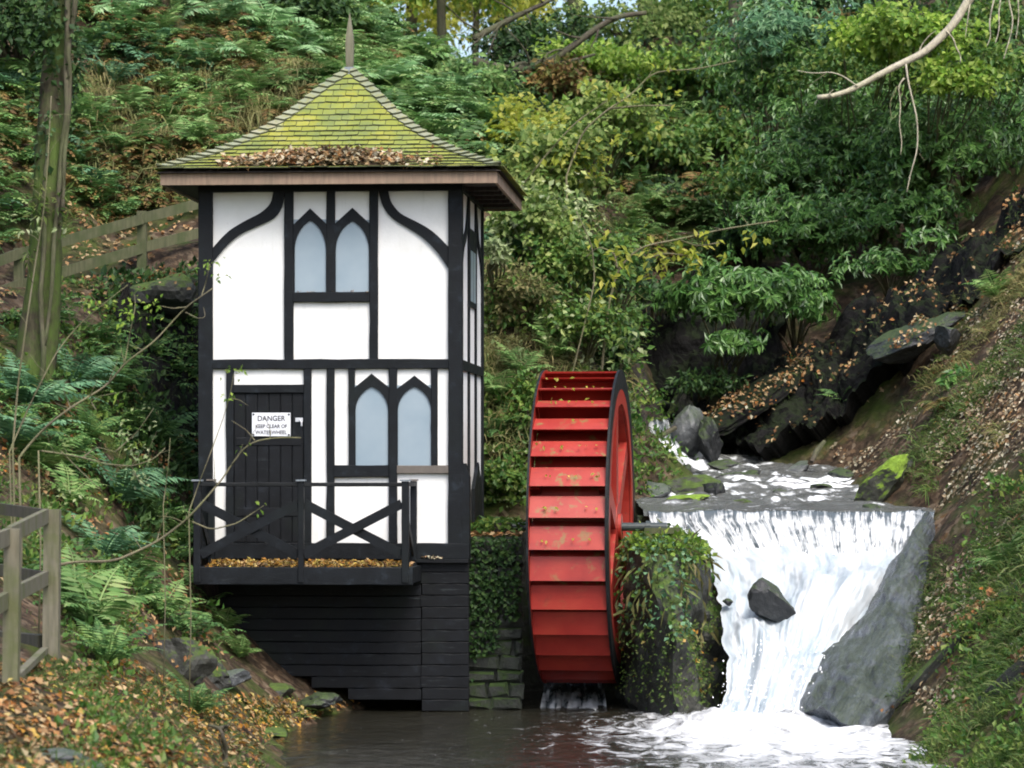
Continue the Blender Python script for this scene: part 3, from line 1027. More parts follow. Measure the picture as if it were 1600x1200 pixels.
# the stream above the weir
def disp_stream(S, T, G):
    p = np.stack([G[..., 0], G[..., 1], G[..., 2] * 0], -1)
    ph = (G[..., 1] + .75 * fbm(p * np.array([.9, .5, 1]), 3, 70)) / .85
    fr = ph - np.floor(ph)
    drop = np.where(fr < .22, fr / .22, 1 - (fr - .22) / .78 * .95 ** 1)      # a short drop towards the viewer, then a long glide
    calm = np.clip((G[..., 1] - 40.2) * 1.2, 0, 1)
    amp = .075 * np.clip(.55 + fbm(p * np.array([1.1, .7, 1]) + 5, 3, 73), .0, 1.4)
    z = calm * (amp * (drop - .5) + .045 * fbm(p * np.array([3.2, 4.5, 1]), 4, 71)) + .012 * fbm(p * 4, 2, 72)
    return np.stack([S * 0, S * 0, z], -1)


stream = sheet("stream", q((1000, 700, 46.6), (1000, 735, 45.0), (985, 745, 43.8), (990, 772, 42.2), (995, 785, 41.0), (1005, 797, 39.85), (1005, 799, 39.66), (1006, 806, 39.5)), q((1310, 722, 46.6), (1345, 735, 45.0), (1372, 748, 43.8), (1400, 770, 42.2), (1440, 786, 41.0), (1462, 797, 39.85), (1461, 799, 39.66), (1459, 806, 39.5)), 210, 230, M['stream'], disp_stream)
tag(stream, kind="structure")
casc = sheet("stream", q((990, 655, 47.4), (982, 680, 46.2), (978, 708, 45.1), (985, 733, 44.0)), q((1052, 652, 47.4), (1056, 680, 46.2), (1066, 708, 45.1), (1110, 733, 44.0)), 70, 70, M['curtain'], disp_fall, .3)
tag(casc, kind="structure")
splash = sheet("stream", q((850, 1066, 39.4), (848, 1085, 38.4), (840, 1124, 36.9)), q((940, 1066, 39.4), (945, 1085, 38.4), (950, 1124, 36.9)), 50, 30, M['curtain'], lambda S, T, G: np.stack([S * 0, S * 0, .04 * fbm(np.stack([S * 12, T * 3, T * 0], -1), 3, 81)], -1), .25)
tag(splash, kind="structure")


# ------------------------------------------------------------------ rocks
_ico = {}


def ico(sub):
    if sub not in _ico:
        bm = bmesh.new()
        bmesh.ops.create_icosphere(bm, subdivisions=sub, radius=1)
        bm.verts.ensure_lookup_table()
        _ico[sub] = (np.array([v.co[:] for v in bm.verts]), np.array([[v.index for v in f.verts] for f in bm.faces]))
        bm.free()
    return _ico[sub]


def rock_data(r, seed, sub=4, cuts=9, rough=.16, rot=(0, 0, 0)):
    V, Fs = ico(sub)
    V = V.copy()
    g = np.random.default_rng(seed)
    for _ in range(cuts):
        nrm = norm(g.normal(size=(1, 3)))[0]
        d = g.uniform(.45, .85)
        s = V @ nrm - d
        V = V - np.where(s > 0, s * .92, 0)[:, None] * nrm
    V = V * (1 + rough * fbm(V * 1.4 + seed * 3.7, 5, seed % 50, .55))[:, None]
    V = V * np.array(r)
    m = np.array(Matrix.Rotation(rot[2], 3, 'Z') @ Matrix.Rotation(rot[1], 3, 'Y') @ Matrix.Rotation(rot[0], 3, 'X'))
    return V @ m.T, Fs


def rock(c, r, seed, mat, label, name="rock", cat="rock", group=None, sub=4, cuts=9, rough=.16, rot=(0, 0, 0), smooth=False):
    V, Fs = rock_data(r, seed, sub, cuts, rough, rot)
    o = np_mesh(name, V, Fs, mat, smooth=smooth)
    o.location = tuple(c)
    return tag(o, label, cat, group)

# ------------------------------------------------------------------ the half-timbered wheel house
TYAW = R(4.3)
TC = P(721, 730, 37.0)
TC[2] = 0.0
tower = empty("wheel_house", TC, "tall black and white half-timbered wheel house with a mossy tiled roof", "tower", rz=-TYAW)
_cy, _sy = math.cos(TYAW), math.sin(TYAW)


def T(u, v, d=0.0):
    """photo pixel -> (x, z) on the house's own plane y = d"""
    ex, ey = np.array((_cy, -_sy)), np.array((_sy, _cy))
    ray = np.array(((u - U0) / F, 1.0))
    t = (d + TC[:2] @ ey) / (ray @ ey)
    x = (ray * t - TC[:2]) @ ex
    return x, CAMZ + (HZ - v) / F * t


WX0 = T(313, 600)[0]
DEP = 3.1
ZP = T(500, 872)[1]
ZE = T(500, 283)[1]
b = MB()
b.box(WX0 + .02, -.02, .0, DEP - .02, ZP, ZE + .06)
wall = b.build("wall", M['plaster'], tower)

FR = -.045


def rect(name, u0, u1, v0, v1, f=FR, back=.01, mat='black', jit=.005, parent=tower, **kw):
    x0, z1 = T(u0, v0)
    x1, z0 = T(u1, v1)
    return MB().board(x0, x1, f, back, z0, z1, jit, **kw).build(name, M[mat], parent)


rect("corner_post", 311, 333, 284, 850, f=-.06)
b = MB()
x0, _ = T(701, 600)
_, zt = T(710, 284)
_, zb = T(710, 850)
b.board(x0, .014, -.06, .10, zb, zt, .004)
b.build("corner_post", M['black'], tower)
b = MB()
xa, za = T(721, 724)
xb, zb2 = T(734, 746)
_, zc = T(721, 874)
b.add([(xa - .05, -.055, zc), (xb, -.055, zc), (xb, -.055, zb2), (xa + .05, -.055, za), (xa - .05, -.055, za),
       (xa - .05, .14, zc), (xb, .14, zc), (xb, .14, zb2), (xa + .05, .14, za), (xa - .05, .14, za)],
      [(0, 1, 2, 3, 4), (9, 8, 7, 6, 5), (0, 5, 6, 1), (1, 6, 7, 2), (2, 7, 8, 3), (3, 8, 9, 4), (4, 9, 5, 0)])
b.build("corner_post", M['black'], tower)
rect("rail", 333, 701, 562, 576, f=-.05)
rect("wall_plate", 311, 722, 270, 298, f=-.066)
rect("sole_plate", 311, 734, 848, 874, f=-.066)
# upper storey posts
rect("post", 445, 459, 298, 562)
rect("post", 578, 591, 298, 562)
rect("post", 511, 524, 298, 457, f=-.04)
rect("window_rail", 459, 578, 457, 472, f=-.052)
# lower storey posts
rect("post", 354, 366, 576, 848)
rect("post", 475, 487, 576, 848)
rect("post", 511, 523, 576, 848, f=-.043)
rect("post", 545, 555, 576, 727, f=-.042)
rect("post", 608, 621, 576, 848, f=-.047)
rect("post", 674, 684, 576, 727, f=-.042)
rect("window_rail", 523, 608, 727, 745, f=-.055)
rect("window_rail", 621, 702, 727, 740, f=-.055, mat='sill')
rect("lintel", 366, 475, 601, 614, f=-.05)


def smooth_line(pts, n=26):
    pts = np.array(pts, float)
    d = np.concatenate([[0], np.cumsum(np.linalg.norm(np.diff(pts, axis=0), axis=1))])
    t = np.linspace(0, d[-1], n)
    c = np.stack([np.interp(t, d, pts[:, k]) for k in (0, 1)], 1)
    for _ in range(3):
        c[1:-1] = .25 * c[:-2] + .5 * c[1:-1] + .25 * c[2:]
    return c


def brace(o_, i_):
    A = [T(*p) for p in smooth_line(o_)]
    Bq = [T(*p) for p in smooth_line(i_)]
    return MB().strip(A, Bq, -.038, .01).build("curved_brace", M['black'], tower)


brace([(428, 298), (425, 318), (409, 333), (384, 345), (359, 360), (345, 374), (333, 388)], [(445, 298), (443, 322), (432, 341), (402, 354), (375, 366), (352, 386), (333, 410)])
brace([(607, 298), (610, 316), (625, 334), (652, 347), (672, 358), (688, 372), (701, 386)], [(592, 298), (597, 322), (612, 342), (637, 356), (660, 370), (684, 394), (701, 420)])


def lancet(uL, uR, vT, vS, vB, gu, gv, gl, gr, gls, lowest):
    """a pointed window: the gabled head with its arch cut out, and the pane behind"""
    um = (uL + uR) / 2
    inner, outer = [], []
    n = 12
    inner.append((uL, vB)); outer.append((gl, vB))
    for i in range(n + 1):
        t = i / n
        a = t * math.pi / 2.6
        u = uL + (um - uL) * (1 - math.cos(a)) / (1 - math.cos(math.pi / 2.6))
        v = vS + (vT - vS) * math.sin(a) / math.sin(math.pi / 2.6)
        inner.append((u, v))
        k = (i / n)
        outer.append((gl + (gu - gl) * max(0, (k - .12) / .88), gls + (gv - gls) * max(0, (k - .12) / .88)))
    for i in range(n, -1, -1):
        u, v = inner[1 + i]
        inner.append((2 * um - u, v))
        ou, ov = outer[1 + i]
        k = i / n
        outer.append((gr + (gu - gr) * max(0, (k - .12) / .88), ov))
    inner.append((uR, vB)); outer.append((gr, vB))
    w = MB().strip([T(*p) for p in outer], [T(*p) for p in inner], -.036, -.002).build("window", M['black'], tower)
    x0, z1 = T(uL - 2, vT - 2)
    x1, z0 = T(uR + 2, vB + 1)
    MB().box(x0, x1, -.014, -.004, z0, z1).build("pane", M['pane'], w)
    return w


lancet(461, 510, 345, 392, 458, 485, 326, 459.5, 511.5, 351, 458)
lancet(525, 577, 346, 392, 458, 551, 325, 523.5, 578.5, 350, 458)
lancet(556, 607, 604, 642, 728, 581, 584, 554, 609, 606, 728)
lancet(622, 674, 604, 642, 728, 648, 587, 620, 675, 608, 728)

# door of upright planks
xd0, zd1 = T(366, 614)
xd1, zd0 = T(475, 848)
door = MB().box(xd0, xd1, -.008, -.003, zd0, zd1).build("door", M['black_board'], tower)
for i in range(6):
    a = xd0 + (xd1 - xd0) * i / 6
    MB().board(a + .004, a + (xd1 - xd0) / 6 - .004, -.022 - .002 * (i % 2), -.008, zd0 + .01, zd1 - .01, .002).build("plank", M['black_board'], door)
for v0 in (690, 800):
    _, z = T(420, v0)
    MB().board(xd0 + .03, xd1 - .03, -.032, -.022, z - .05, z + .05, .003).build("hinge_board", M['black_board'], door)
hb = MB()
hx, hz = T(468, 656)
hb.box(hx - .045, hx + .045, -.036, -.024, hz - .025, hz + .025)
hb.tube([(hx + .01, -.036, hz), (hx + .012, -.075, hz - .005), (hx + .035, -.078, hz - .03), (hx + .036, -.075, hz - .075)], .011, 7)
hb.build("handle", M['metal'], door)

# right side of the house
S0 = 0.0


def side(name, y0, y1, z0, z1, t=.03, mat='black'):
    b_ = MB()
    b_.box(-.03, t, y0, y1, z0, z1)
    return b_.build(name, M[mat], tower)


ZM0, ZM1 = T(700, 577)[1], T(700, 562)[1]
side("corner_post", DEP - .13, DEP - .005, ZP, ZE + .1, .012)
side("rail", .13, DEP - .13, ZM0, ZM1, .012)
side("post", 1.02, 1.12, ZM1, ZE, .008)
side("post", 2.0, 2.1, ZM1, ZE, .008)
side("post", 1.02, 1.12, ZP, ZM0, .008)
side("post", 2.0, 2.1, ZP, ZM0, .008)
side("wall_plate", .13, DEP - .13, ZE - .12, ZE + .1, .014)
side("sole_plate", .14, DEP - .13, ZP - .02, ZP + .16, .03)
w = side("window", 1.12, 2.0, T(700, 470)[1], T(700, 345)[1], .005)
MB().box(.003, .008, 1.22, 1.53, T(700, 462)[1], T(700, 380)[1]).build("pane", M['pane'], w)
MB().box(.003, .008, 1.6, 1.91, T(700, 462)[1], T(700, 380)[1]).build("pane", M['pane'], w)
for (ya, yb) in ((.13, 1.02), (2.97, 2.1)):
    b = MB()
    n = 14
    A, Bq = [], []
    for i in range(n + 1):
        t = i / n
        y = yb + (ya - yb) * t
        z = ZE - .95 * (t ** .7) * (1 + .12 * math.sin(t * 6.28))
        A.append((y, z)); Bq.append((y, z - .12))
    V = []
    for (a_, c_) in zip(A, Bq):
        V += [(-.02, a_[0], a_[1]), (-.02, c_[0], c_[1]), (.006, c_[0], c_[1]), (.006, a_[0], a_[1])]
    Fs = []
    for i in range(n):
        k = i * 4
        for e in range(4):
            Fs.append((k + e, k + (e + 1) % 4, k + 4 + (e + 1) % 4, k + 4 + e))
    b.add(V, Fs + [(0, 1, 2, 3), (n * 4 + 3, n * 4 + 2, n * 4 + 1, n * 4)])
    b.build("curved_brace", M['black'], tower)
b = MB()   # pointed black patch low on the right side
zz = [T(700, v_)[1] for v_ in (722, 765, 840)]
b.add([(.03, 1.5, zz[2]), (.03, 2.6, zz[2]), (.03, 2.6, zz[1]), (.03, 2.1, zz[0]), (.03, 1.5, zz[1]), (-.01, 1.5, zz[2]), (-.01, 2.6, zz[2]), (-.01, 2.6, zz[1]), (-.01, 2.1, zz[0]), (-.01, 1.5, zz[1])],
      [(0, 1, 2, 3, 4), (9, 8, 7, 6, 5), (0, 5, 6, 1), (1, 6, 7, 2), (2, 7, 8, 3), (3, 8, 9, 4), (4, 9, 5, 0)])
b.build("hatch", M['black'], tower)

# boarded base
base_core = MB()
xl, _ = T(350, 900)
xr, zr = T(735, 1108)
xm, _ = T(659, 900)
base_core.box(xl, xm, .02, DEP - .1, T(500, 1045)[1], ZP - .004)
base_core.box(xm, .06, .02, DEP - .1, -.05, ZP - .004)
base = base_core.build("base", M['black_board'], tower)
rows = 13
zt0, zb0 = T(700, 876)[1], T(700, 1111)[1]
hgt = (zt0 - zb0) / rows
for i in range(rows):
    z1 = zt0 - hgt * i
    z0 = z1 - hgt + .006
    x0, x1 = T(660, 900)[0] + random.uniform(-.01, .01), .095
    MB().board(x0, x1, -.078 - random.uniform(0, .006), .02, z0, z1, .003, 5).build("base_board", M['black_board'], base)
steps = {9: 356, 10: 430, 11: 489, 12: 545}
for i in range(rows - 0):
    z1 = zt0 - hgt * i - .01
    z0 = z1 - hgt + .006
    ul = 346 + random.uniform(-4, 4)
    if i >= 9:
        ul = {9: 424, 10: 488, 11: 545, 12: 999}[i]
    if ul > 650:
        continue
    x0, x1 = T(ul, 900)[0], T(659, 900)[0]
    MB().board(x0, x1, -.055 - random.uniform(0, .008), .02, z0, z1, .003, 9).build("base_board", M['black_board'], base)
x0, z1 = T(628, 872)
b = MB()
b.board(T(640, 872)[0], .095, -.16, .0, ZP - .05, ZP - .006, .004)
b.build("ledge", M['black_board'], base)

# balcony
BD = -1.05
bal = MB()
bx0, bz1 = T(304, 886, BD)
bx1, bz0 = T(645, 914, BD)
bal.board(bx0, bx1, BD - .03, BD + .05, bz0, bz1, .004)
bal.board(bx0, bx0 + .07, BD + .05, -.06, bz0 + .02, bz1 - .003, .003)
bal.board(bx1 - .07, bx1, BD + .05, -.06, bz0 + .02, bz1 - .003, .003)
balcony = bal.build("balcony", M['black'], tower)
for i in range(7):
    y0 = BD + .055 + i * .135
    MB().board(bx0 + .08, bx1 - .08, y0, y0 + .128, bz1 - .05, bz1 - .012, .003).build("floor_board", M['black_board'], balcony)
for uu, w_ in ((303, 11), (466, 9), (628, 11)):
    xa, za = T(uu, 752, BD)
    xb, _ = T(uu + w_, 752, BD)
    MB().board(xa, xb, BD - .045, BD + .05, bz0 + .03, za, .003).build("balcony_post", M['black'], balcony)
    MB().box(xa - .02, xb + .02, BD - .06, BD + .06, za + .002, za + .02).build("post_cap", M['lead'], balcony)
xa, za = T(628, 752, BD)
for xx in (xa, bx0):
    MB().board(xx, xx + .075, -.16, -.07, bz0 + .03, za, .003).build("balcony_post", M['black'], balcony)
    MB().box(xx - .015, xx + .09, -.175, -.062, za + .002, za + .02).build("post_cap", M['sill'], balcony)
_, zr1 = T(400, 754, BD)
_, zr0 = T(400, 760, BD)
MB().board(T(306, 0, BD)[0], T(636, 0, BD)[0], BD - .035, BD + .03, zr0, zr1, .002).build("hand_rail", M['black_iron'], balcony)
for xx in (xa + .02, bx0 + .02):
    MB().board(xx, xx + .05, BD + .05, -.16, zr0, zr1, .001).build("hand_rail", M['black_iron'], balcony)
for (uA, uB) in ((314, 466), (475, 628)):
    for k, (va, vb) in enumerate(((787, 866), (866, 787))):
        A = T(uA, va, BD)
        Bp = T(uB, vb, BD)
        y = BD + (-.012 if k else .018)
        MB().beam((A[0], y, A[1]), (Bp[0], y, Bp[1]), .026, .11, up=(0, 0, 1)).build("cross_brace", M['black'], balcony)
# side braces of the balcony return
for xx in (xa + .035, bx0 + .035):
    MB().beam((xx, BD + .05, zr0 - .25), (xx, -.16, bz1 + .15), .025, .1).build("cross_brace", M['black'], balcony)

# ------------------------------------------------------------------ roof
OV = .50
exl = T(243, 262, -OV)[0]
exr = T(783, 262, -OV)[0]
cx = (exl + exr) / 2
HW = (exr - exl) / 2
cyc = -OV + HW
EZ = T(500, 264, -OV)[1]
AP = T(545, 108, cyc)[1]
RISE = AP - EZ
prof_d = [0, .055, .234, .383, .553, .68, .84, 1.0]
prof_h = [0, .030, .135, .245, .41, .565, .80, 1.0]


def rz(d):
    return EZ + RISE * np.interp(d / HW, prof_d, prof_h)


def face_pt(k, a, d, off=0.0):
    """point on roof side k (0 front, 1 right, 2 back, 3 left): a sideways, d inward from the eave"""
    r_ = HW - d
    x, y = a, -r_
    for _ in range(k):
        x, y = -y, x
    return (cx + x, cyc + y, float(rz(d)) + off)


b = MB()
ds = [HW * t for t in np.linspace(0, .995, 16)]
for k in range(4):
    V, Fs = [], []
    for d in ds:
        V += [face_pt(k, -(HW - d), d, -.035), face_pt(k, (HW - d), d, -.035)]
    for i in range(len(ds) - 1):
        Fs.append((2 * i, 2 * i + 1, 2 * i + 3, 2 * i + 2))
    b.add(V, Fs)
roof = b.build("roof", M['soffit'], tower)
b = MB()
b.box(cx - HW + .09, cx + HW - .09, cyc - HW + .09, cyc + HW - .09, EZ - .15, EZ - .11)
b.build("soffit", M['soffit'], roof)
fz0, fz1 = EZ - .175, EZ - .035
for k in range(4):
    e, e2 = HW - .05, HW - .085
    p0 = (-e, -e); p1 = (e, -e); p2 = (e2, -e2); p3 = (-e2, -e2)
    V = []
    for z in (fz0, fz1):
        for (x, y) in (p0, p1, p2, p3):
            for _ in range(k):
                x, y = -y, x
            V.append((cx + x, cyc + y, z))
    MB().add(V, [(0, 1, 2, 3), (7, 6, 5, 4), (0, 4, 5, 1), (1, 5, 6, 2), (2, 6, 7, 3), (3, 7, 4, 0)]).build("fascia", M['fascia'], roof)
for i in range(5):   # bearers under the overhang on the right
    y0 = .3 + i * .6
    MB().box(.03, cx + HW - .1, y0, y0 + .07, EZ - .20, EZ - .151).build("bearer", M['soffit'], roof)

# rows of tiles
arc_d = np.linspace(0, HW, 200)
arc = np.concatenate([[0], np.cumsum(np.hypot(np.diff(arc_d), np.diff(rz(arc_d))))])
NR = 21
row_d = np.interp(np.linspace(-.012, arc[-1], NR + 1), arc, arc_d)
row_d[0] = -.03
TW = .158
rest = MB()
for k in range(4):
    for i in range(NR):
        d0, d1 = row_d[i], min(HW * .995, row_d[i + 1] + .03)
        hw0, hw1 = HW - max(0, d0), HW - d1
        off = TW * (.5 * (i % 2) + random.uniform(-.08, .08))
        n0 = int(math.floor((-hw0 - off) / TW)) - 1
        for j in range(n0, n0 + int(2 * hw0 / TW) + 4):
            a0, a1 = off + j * TW + .003, off + (j + 1) * TW - .003
            l0, r0 = max(a0, -hw0), min(a1, hw0)
            l1, r1 = max(a0, -hw1), min(a1, hw1)
            if r0 - l0 < .03:
                continue
            if r1 - l1 < .01:
                m_ = min(max((l0 + r0) / 2, -hw1), hw1)
                l1, r1 = m_ - .004, m_ + .004
            lift = .028 + random.uniform(-.003, .007)
            sk = random.uniform(-.006, .006)
            pts = [face_pt(k, l0, d0 + sk, lift), face_pt(k, r0, d0 - sk, lift), face_pt(k, r1, d1, .004), face_pt(k, l1, d1, .004)]
            V = pts + [(x, y, z - .012) for (x, y, z) in pts]
            Fs = [(0, 1, 2, 3), (7, 6, 5, 4), (0, 4, 5, 1), (1, 5, 6, 2), (2, 6, 7, 3), (3, 7, 4, 0)]
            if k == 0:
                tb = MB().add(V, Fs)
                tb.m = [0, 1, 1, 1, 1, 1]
                tb.build("tile", [M['tile'], M['tile_edge_shade']], roof)
            else:
                rest.add(V, Fs)
tag(rest.build("tiles", M['tile'], roof), kind="stuff")

# hip tiles
NH = 23
for k in range(4):
    h_d = np.interp(np.linspace(0, arc[-1] * .985, NH + 1), arc, arc_d)
    for i in range(NH):
        V = []
        for (d, off) in ((h_d[i] + .004, .078), (min(HW * .99, h_d[i + 1] + .012), .048)):
            d = max(0, d)
            r_ = HW - d
            z = float(rz(d)) + off
            wv = min(.115, max(.012, r_ * .9))
            pl = face_pt(k, r_ - wv * 1.0, d, off - .022)      # on this side
            pr = face_pt((k + 1) % 4, -(r_ - wv * 1.0), d, off - .022)
            pm = face_pt(k, r_, d, off)
            V += [pl, pm, pr]
        V += [(x, y, z - .022) for (x, y, z) in V]
        Fs = [(0, 1, 4, 3), (1, 2, 5, 4), (6, 9, 10, 7), (7, 10, 11, 8), (0, 6, 7, 1), (1, 7, 8, 2), (3, 4, 10, 9), (4, 5, 11, 10), (0, 3, 9, 6), (2, 8, 11, 5)]
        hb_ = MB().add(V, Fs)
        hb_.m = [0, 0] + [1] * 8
        hb_.build("hip_tile", [M['hip'], M['tile_edge_shade']], roof)

# finial on its lead cap
b = MB()
zc = AP - .14
prof = [(.15, -.03), (.085, .09), (.065, .13), (.06, .16)]
V = []
for r_, z in prof:
    V += [(cx - r_, cyc - r_, zc + z), (cx + r_, cyc - r_, zc + z), (cx + r_, cyc + r_, zc + z), (cx - r_, cyc + r_, zc + z)]
Fs = [(a * 4 + e, a * 4 + (e + 1) % 4, a * 4 + 4 + (e + 1) % 4, a * 4 + 4 + e) for a in range(3) for e in range(4)] + [(12, 13, 14, 15)]
b.add(V, Fs).build("lead_cap", M['lead'], roof)
b = MB()
zf0, zf1 = zc + .15, T(545, 20, cyc)[1]
pr = [(.038, 0), (.046, .10), (.05, .45), (.045, .58), (.03, .74), (.003, .999)]
V = []
for r_, t in pr:
    z = zf0 + (zf1 - zf0) * t
    V += [(cx - r_, cyc - r_, z), (cx + r_, cyc - r_, z), (cx + r_, cyc + r_, z), (cx - r_, cyc + r_, z)]
Fs = [(a * 4 + e, a * 4 + (e + 1) % 4, a * 4 + 4 + (e + 1) % 4, a * 4 + 4 + e) for a in range(5) for e in range(4)] + [(20, 21, 22, 23)]
b.add(V, Fs).build("finial", M['finial'], roof)


def tw(p):
    """house coordinates -> world"""
    x, y, z = p
    return np.array((TC[0] + x * _cy + y * _sy, TC[1] - x * _sy + y * _cy, z))


# ------------------------------------------------------------------ danger sign on the door
sx0, sz1 = T(394, 645, -.04)
sx1, sz0 = T(454, 682, -.04)
sc_ = tw(((sx0 + sx1) / 2, -.045, sz0))
sign = empty("warning_sign", sc_, "white danger sign fixed on the black plank door", "sign", rz=-TYAW)
sw, sh = sx1 - sx0, sz1 - sz0
MB().board(-sw / 2, sw / 2, -.006, .008, 0, sh, .002).build("board", M['sign'], sign)
for txt, zc_, size, wmax in (("DANGER", .73, .088, .72), ("KEEP CLEAR OF", .43, .062, .82), ("WATERWHEEL", .17, .064, .82)):
    cu = bpy.data.curves.new("lettering", 'FONT')
    cu.body = txt
    cu.size = size
    cu.align_x = 'CENTER'
    cu.extrude = .0012
    cu.offset = .0012
    tmp = bpy.data.objects.new("lettering", cu)
    col.objects.link(tmp)
    dg = bpy.context.evaluated_depsgraph_get()
    me = bpy.data.meshes.new_from_object(tmp.evaluated_get(dg))
    bpy.data.objects.remove(tmp)
    co = np.empty(len(me.vertices) * 3)
    me.vertices.foreach_get('co', co)
    co = co.reshape(-1, 3)
    w0 = co[:, 0].max() - co[:, 0].min()
    co[:, 0] *= sw * wmax / w0
    V = np.stack([co[:, 0], -.0075 - co[:, 2], co[:, 1] + sh * zc_ - .02], 1)
    me.vertices.foreach_set('co', V.ravel())
    me.materials.clear()
    me.materials.append(M['letter'])
    me.name = "lettering"
    link("lettering", me, sign)
for a in (-1, 1):
    for c_ in (.07, .93):
        MB().tube([(a * sw * .46, -.006, sh * c_), (a * sw * .46, -.012, sh * c_)], .012, 8).build("screw", M['black_iron'], sign)

# ------------------------------------------------------------------ waterwheel
WYAW = R(7.1)
WR = 245 * 38 / F
wcx = P(911, 823, 38.0)
wheel = empty("waterwheel", wcx, "big red waterwheel with black rims turning on a steel axle beside the house", "waterwheel", rz=-WYAW)
HWD = .452
RD = .42


def ring(x0, x1, r0, r1, n=96):
    """annulus solid about the wheel's x axis; material 1 on the outer face and the edge, 0 inside"""
    b_ = MB()
    V = []
    for i in range(n):
        a = 2 * math.pi * i / n
        c, s_ = math.cos(a), math.sin(a)
        V += [(x0, -c * r0, s_ * r0), (x0, -c * r1, s_ * r1), (x1, -c * r1, s_ * r1), (x1, -c * r0, s_ * r0)]
    b_.v = V
    out0 = x0 < 0
    for i in range(n):
        k, k2 = i * 4, ((i + 1) % n) * 4
        for e in range(4):
            b_.f.append((k + e, k + (e + 1) % 4, k2 + (e + 1) % 4, k2 + e))
            outer = (e == 0 and out0) or (e == 2 and not out0) or e == 1
            b_.m.append(1 if outer else 0)
    return b_


for xa_, xb_ in ((HWD, HWD + .028), (-HWD - .028, -HWD)):
    ring(xa_, xb_, WR - .24, WR).build("rim", [M['red'], M['black_iron']], wheel)
    ring(xa_ + .002, xb_ - .002, WR - RD, WR - .242).build("rim_board", [M['red'], M['red']], wheel)
NB = 32
for i in range(NB):
    th = R(-7.0) - i * 2 * math.pi / NB + R(0)
    # angle measured upward from the side facing the viewer

    def pt(r, a, x):
        return (x, -math.cos(a) * r, math.sin(a) * r)
    b = MB()
    xA, xB = -HWD + .004, HWD - .004
    aL = th
    aT = th + R(8.2)
    rT = WR - .115
    t_ = .022
    V = [pt(WR - .012, aL, xA), pt(WR - .012, aL, xB), pt(rT, aT, xB), pt(rT, aT, xA), pt(WR - .012 - t_, aL + R(.1), xA), pt(WR - .012 - t_, aL + R(.1), xB), pt(rT - t_, aT, xB), pt(rT - t_, aT, xA)]
    Fs = [(0, 1, 2, 3), (7, 6, 5, 4), (0, 4, 5, 1), (1, 5, 6, 2), (2, 6, 7, 3), (3, 7, 4, 0)]
    b.add(V, Fs)
    r2, a2 = WR - RD + .02, th + R(10.5)
    da = R(.55)
    V = [pt(rT - t_ - .003, aT - da, xA), pt(rT - t_ - .003, aT - da, xB), pt(r2, a2 - da, xB), pt(r2, a2 - da, xA), pt(rT - t_ - .003, aT, xA), pt(rT - t_ - .003, aT, xB), pt(r2, a2, xB), pt(r2, a2, xA)]
    b.add(V, Fs)
    b.build("bucket", M['red'], wheel)
ring(-HWD + .006, HWD - .006, WR - RD - .01, WR - RD + .015, 64).build("drum", [M['red'], M['red']], wheel)
for sgn in (1, -1):
    xs = sgn * (HWD - .07)
    hub = MB()
    n = 24
    for (x0, x1, r_) in ((xs - .06, xs + .06, .30), (xs - .10, xs + .10, .16)):
        hub.tube([(x0, 0, 0), (x1, 0, 0)], r_, n)
    hub.build("hub", M['red'], wheel)
    for k in range(6):
        a = R(90 - 10 + 60 * k)
        p0 = pt(.24, a, xs)
        p1 = pt(WR - RD + .2, a, xs + sgn * .02)
        tang = (0, math.sin(a), math.cos(a))
        MB().beam(p0, p1, .10, .24, up=tang).build("spoke", M['red'], wheel)
b = MB()
b.tube([(-1.02, 0, 0), (1.04, 0, 0)], .052, 14)
b.tube([(.78, 0, 0), (.84, 0, 0)], .075, 14)
b.build("axle", M['pipe'], wheel, smooth=False)

# ------------------------------------------------------------------ masonry and rocks about the wheel and the fall
b = MB()
b.box(-.56, .12, 37.32, 40.5, -.6, 2.0)
swall = b.build("stone_wall", M['masonry'])
tag(swall, "mossy stone retaining wall between the wheel house and the waterwheel", "wall")
z = -.25
while z < 1.98:
    hgt = random.uniform(.11, .19)
    if z + hgt > 2.04:
        hgt = 2.04 - z
    x = -.57
    while x < .10:
        w_ = random.uniform(.16, .42)
        x2 = min(x + w_, .13)
        j_ = lambda s_=.026: random.uniform(-s_, s_)
        y0 = 37.27 - random.uniform(0, .05)
        bx = []
        for (yy, ins) in ((37.40, 0), (y0 + .03, 0), (y0, .028)):
            bx += [(x + ins + j_(), yy + j_(.006), z + ins + j_()), (x2 - ins + j_(), yy + j_(.006), z + ins + j_()), (x2 - ins + j_(), yy + j_(.006), z + hgt - ins + j_()), (x + ins + j_(), yy + j_(.006), z + hgt - ins + j_())]
        MB().add(bx, [(k_ * 4 + e_, k_ * 4 + (e_ + 1) % 4, k_ * 4 + 4 + (e_ + 1) % 4, k_ * 4 + 4 + e_) for k_ in (0, 1) for e_ in range(4)] + [(8, 9, 10, 11), (3, 2, 1, 0)]).build("stone", M['masonry'], swall)
        x = x2 + .012
    z += hgt + .01
b = MB()
b.box(1.62, 5.7, 39.72, 40.15, -.6, 2.22)
tag(b.build("weir", M['masonry']), "stone weir wall across the stream behind the waterfall", "weir")
b = MB()
b.box(.13, 1.62, 40.3, 40.7, -.6, 2.0)
tag(b.build("stone_wall", M['masonry']), "dark stone wall closing the wheel pit behind the waterwheel", "wall")

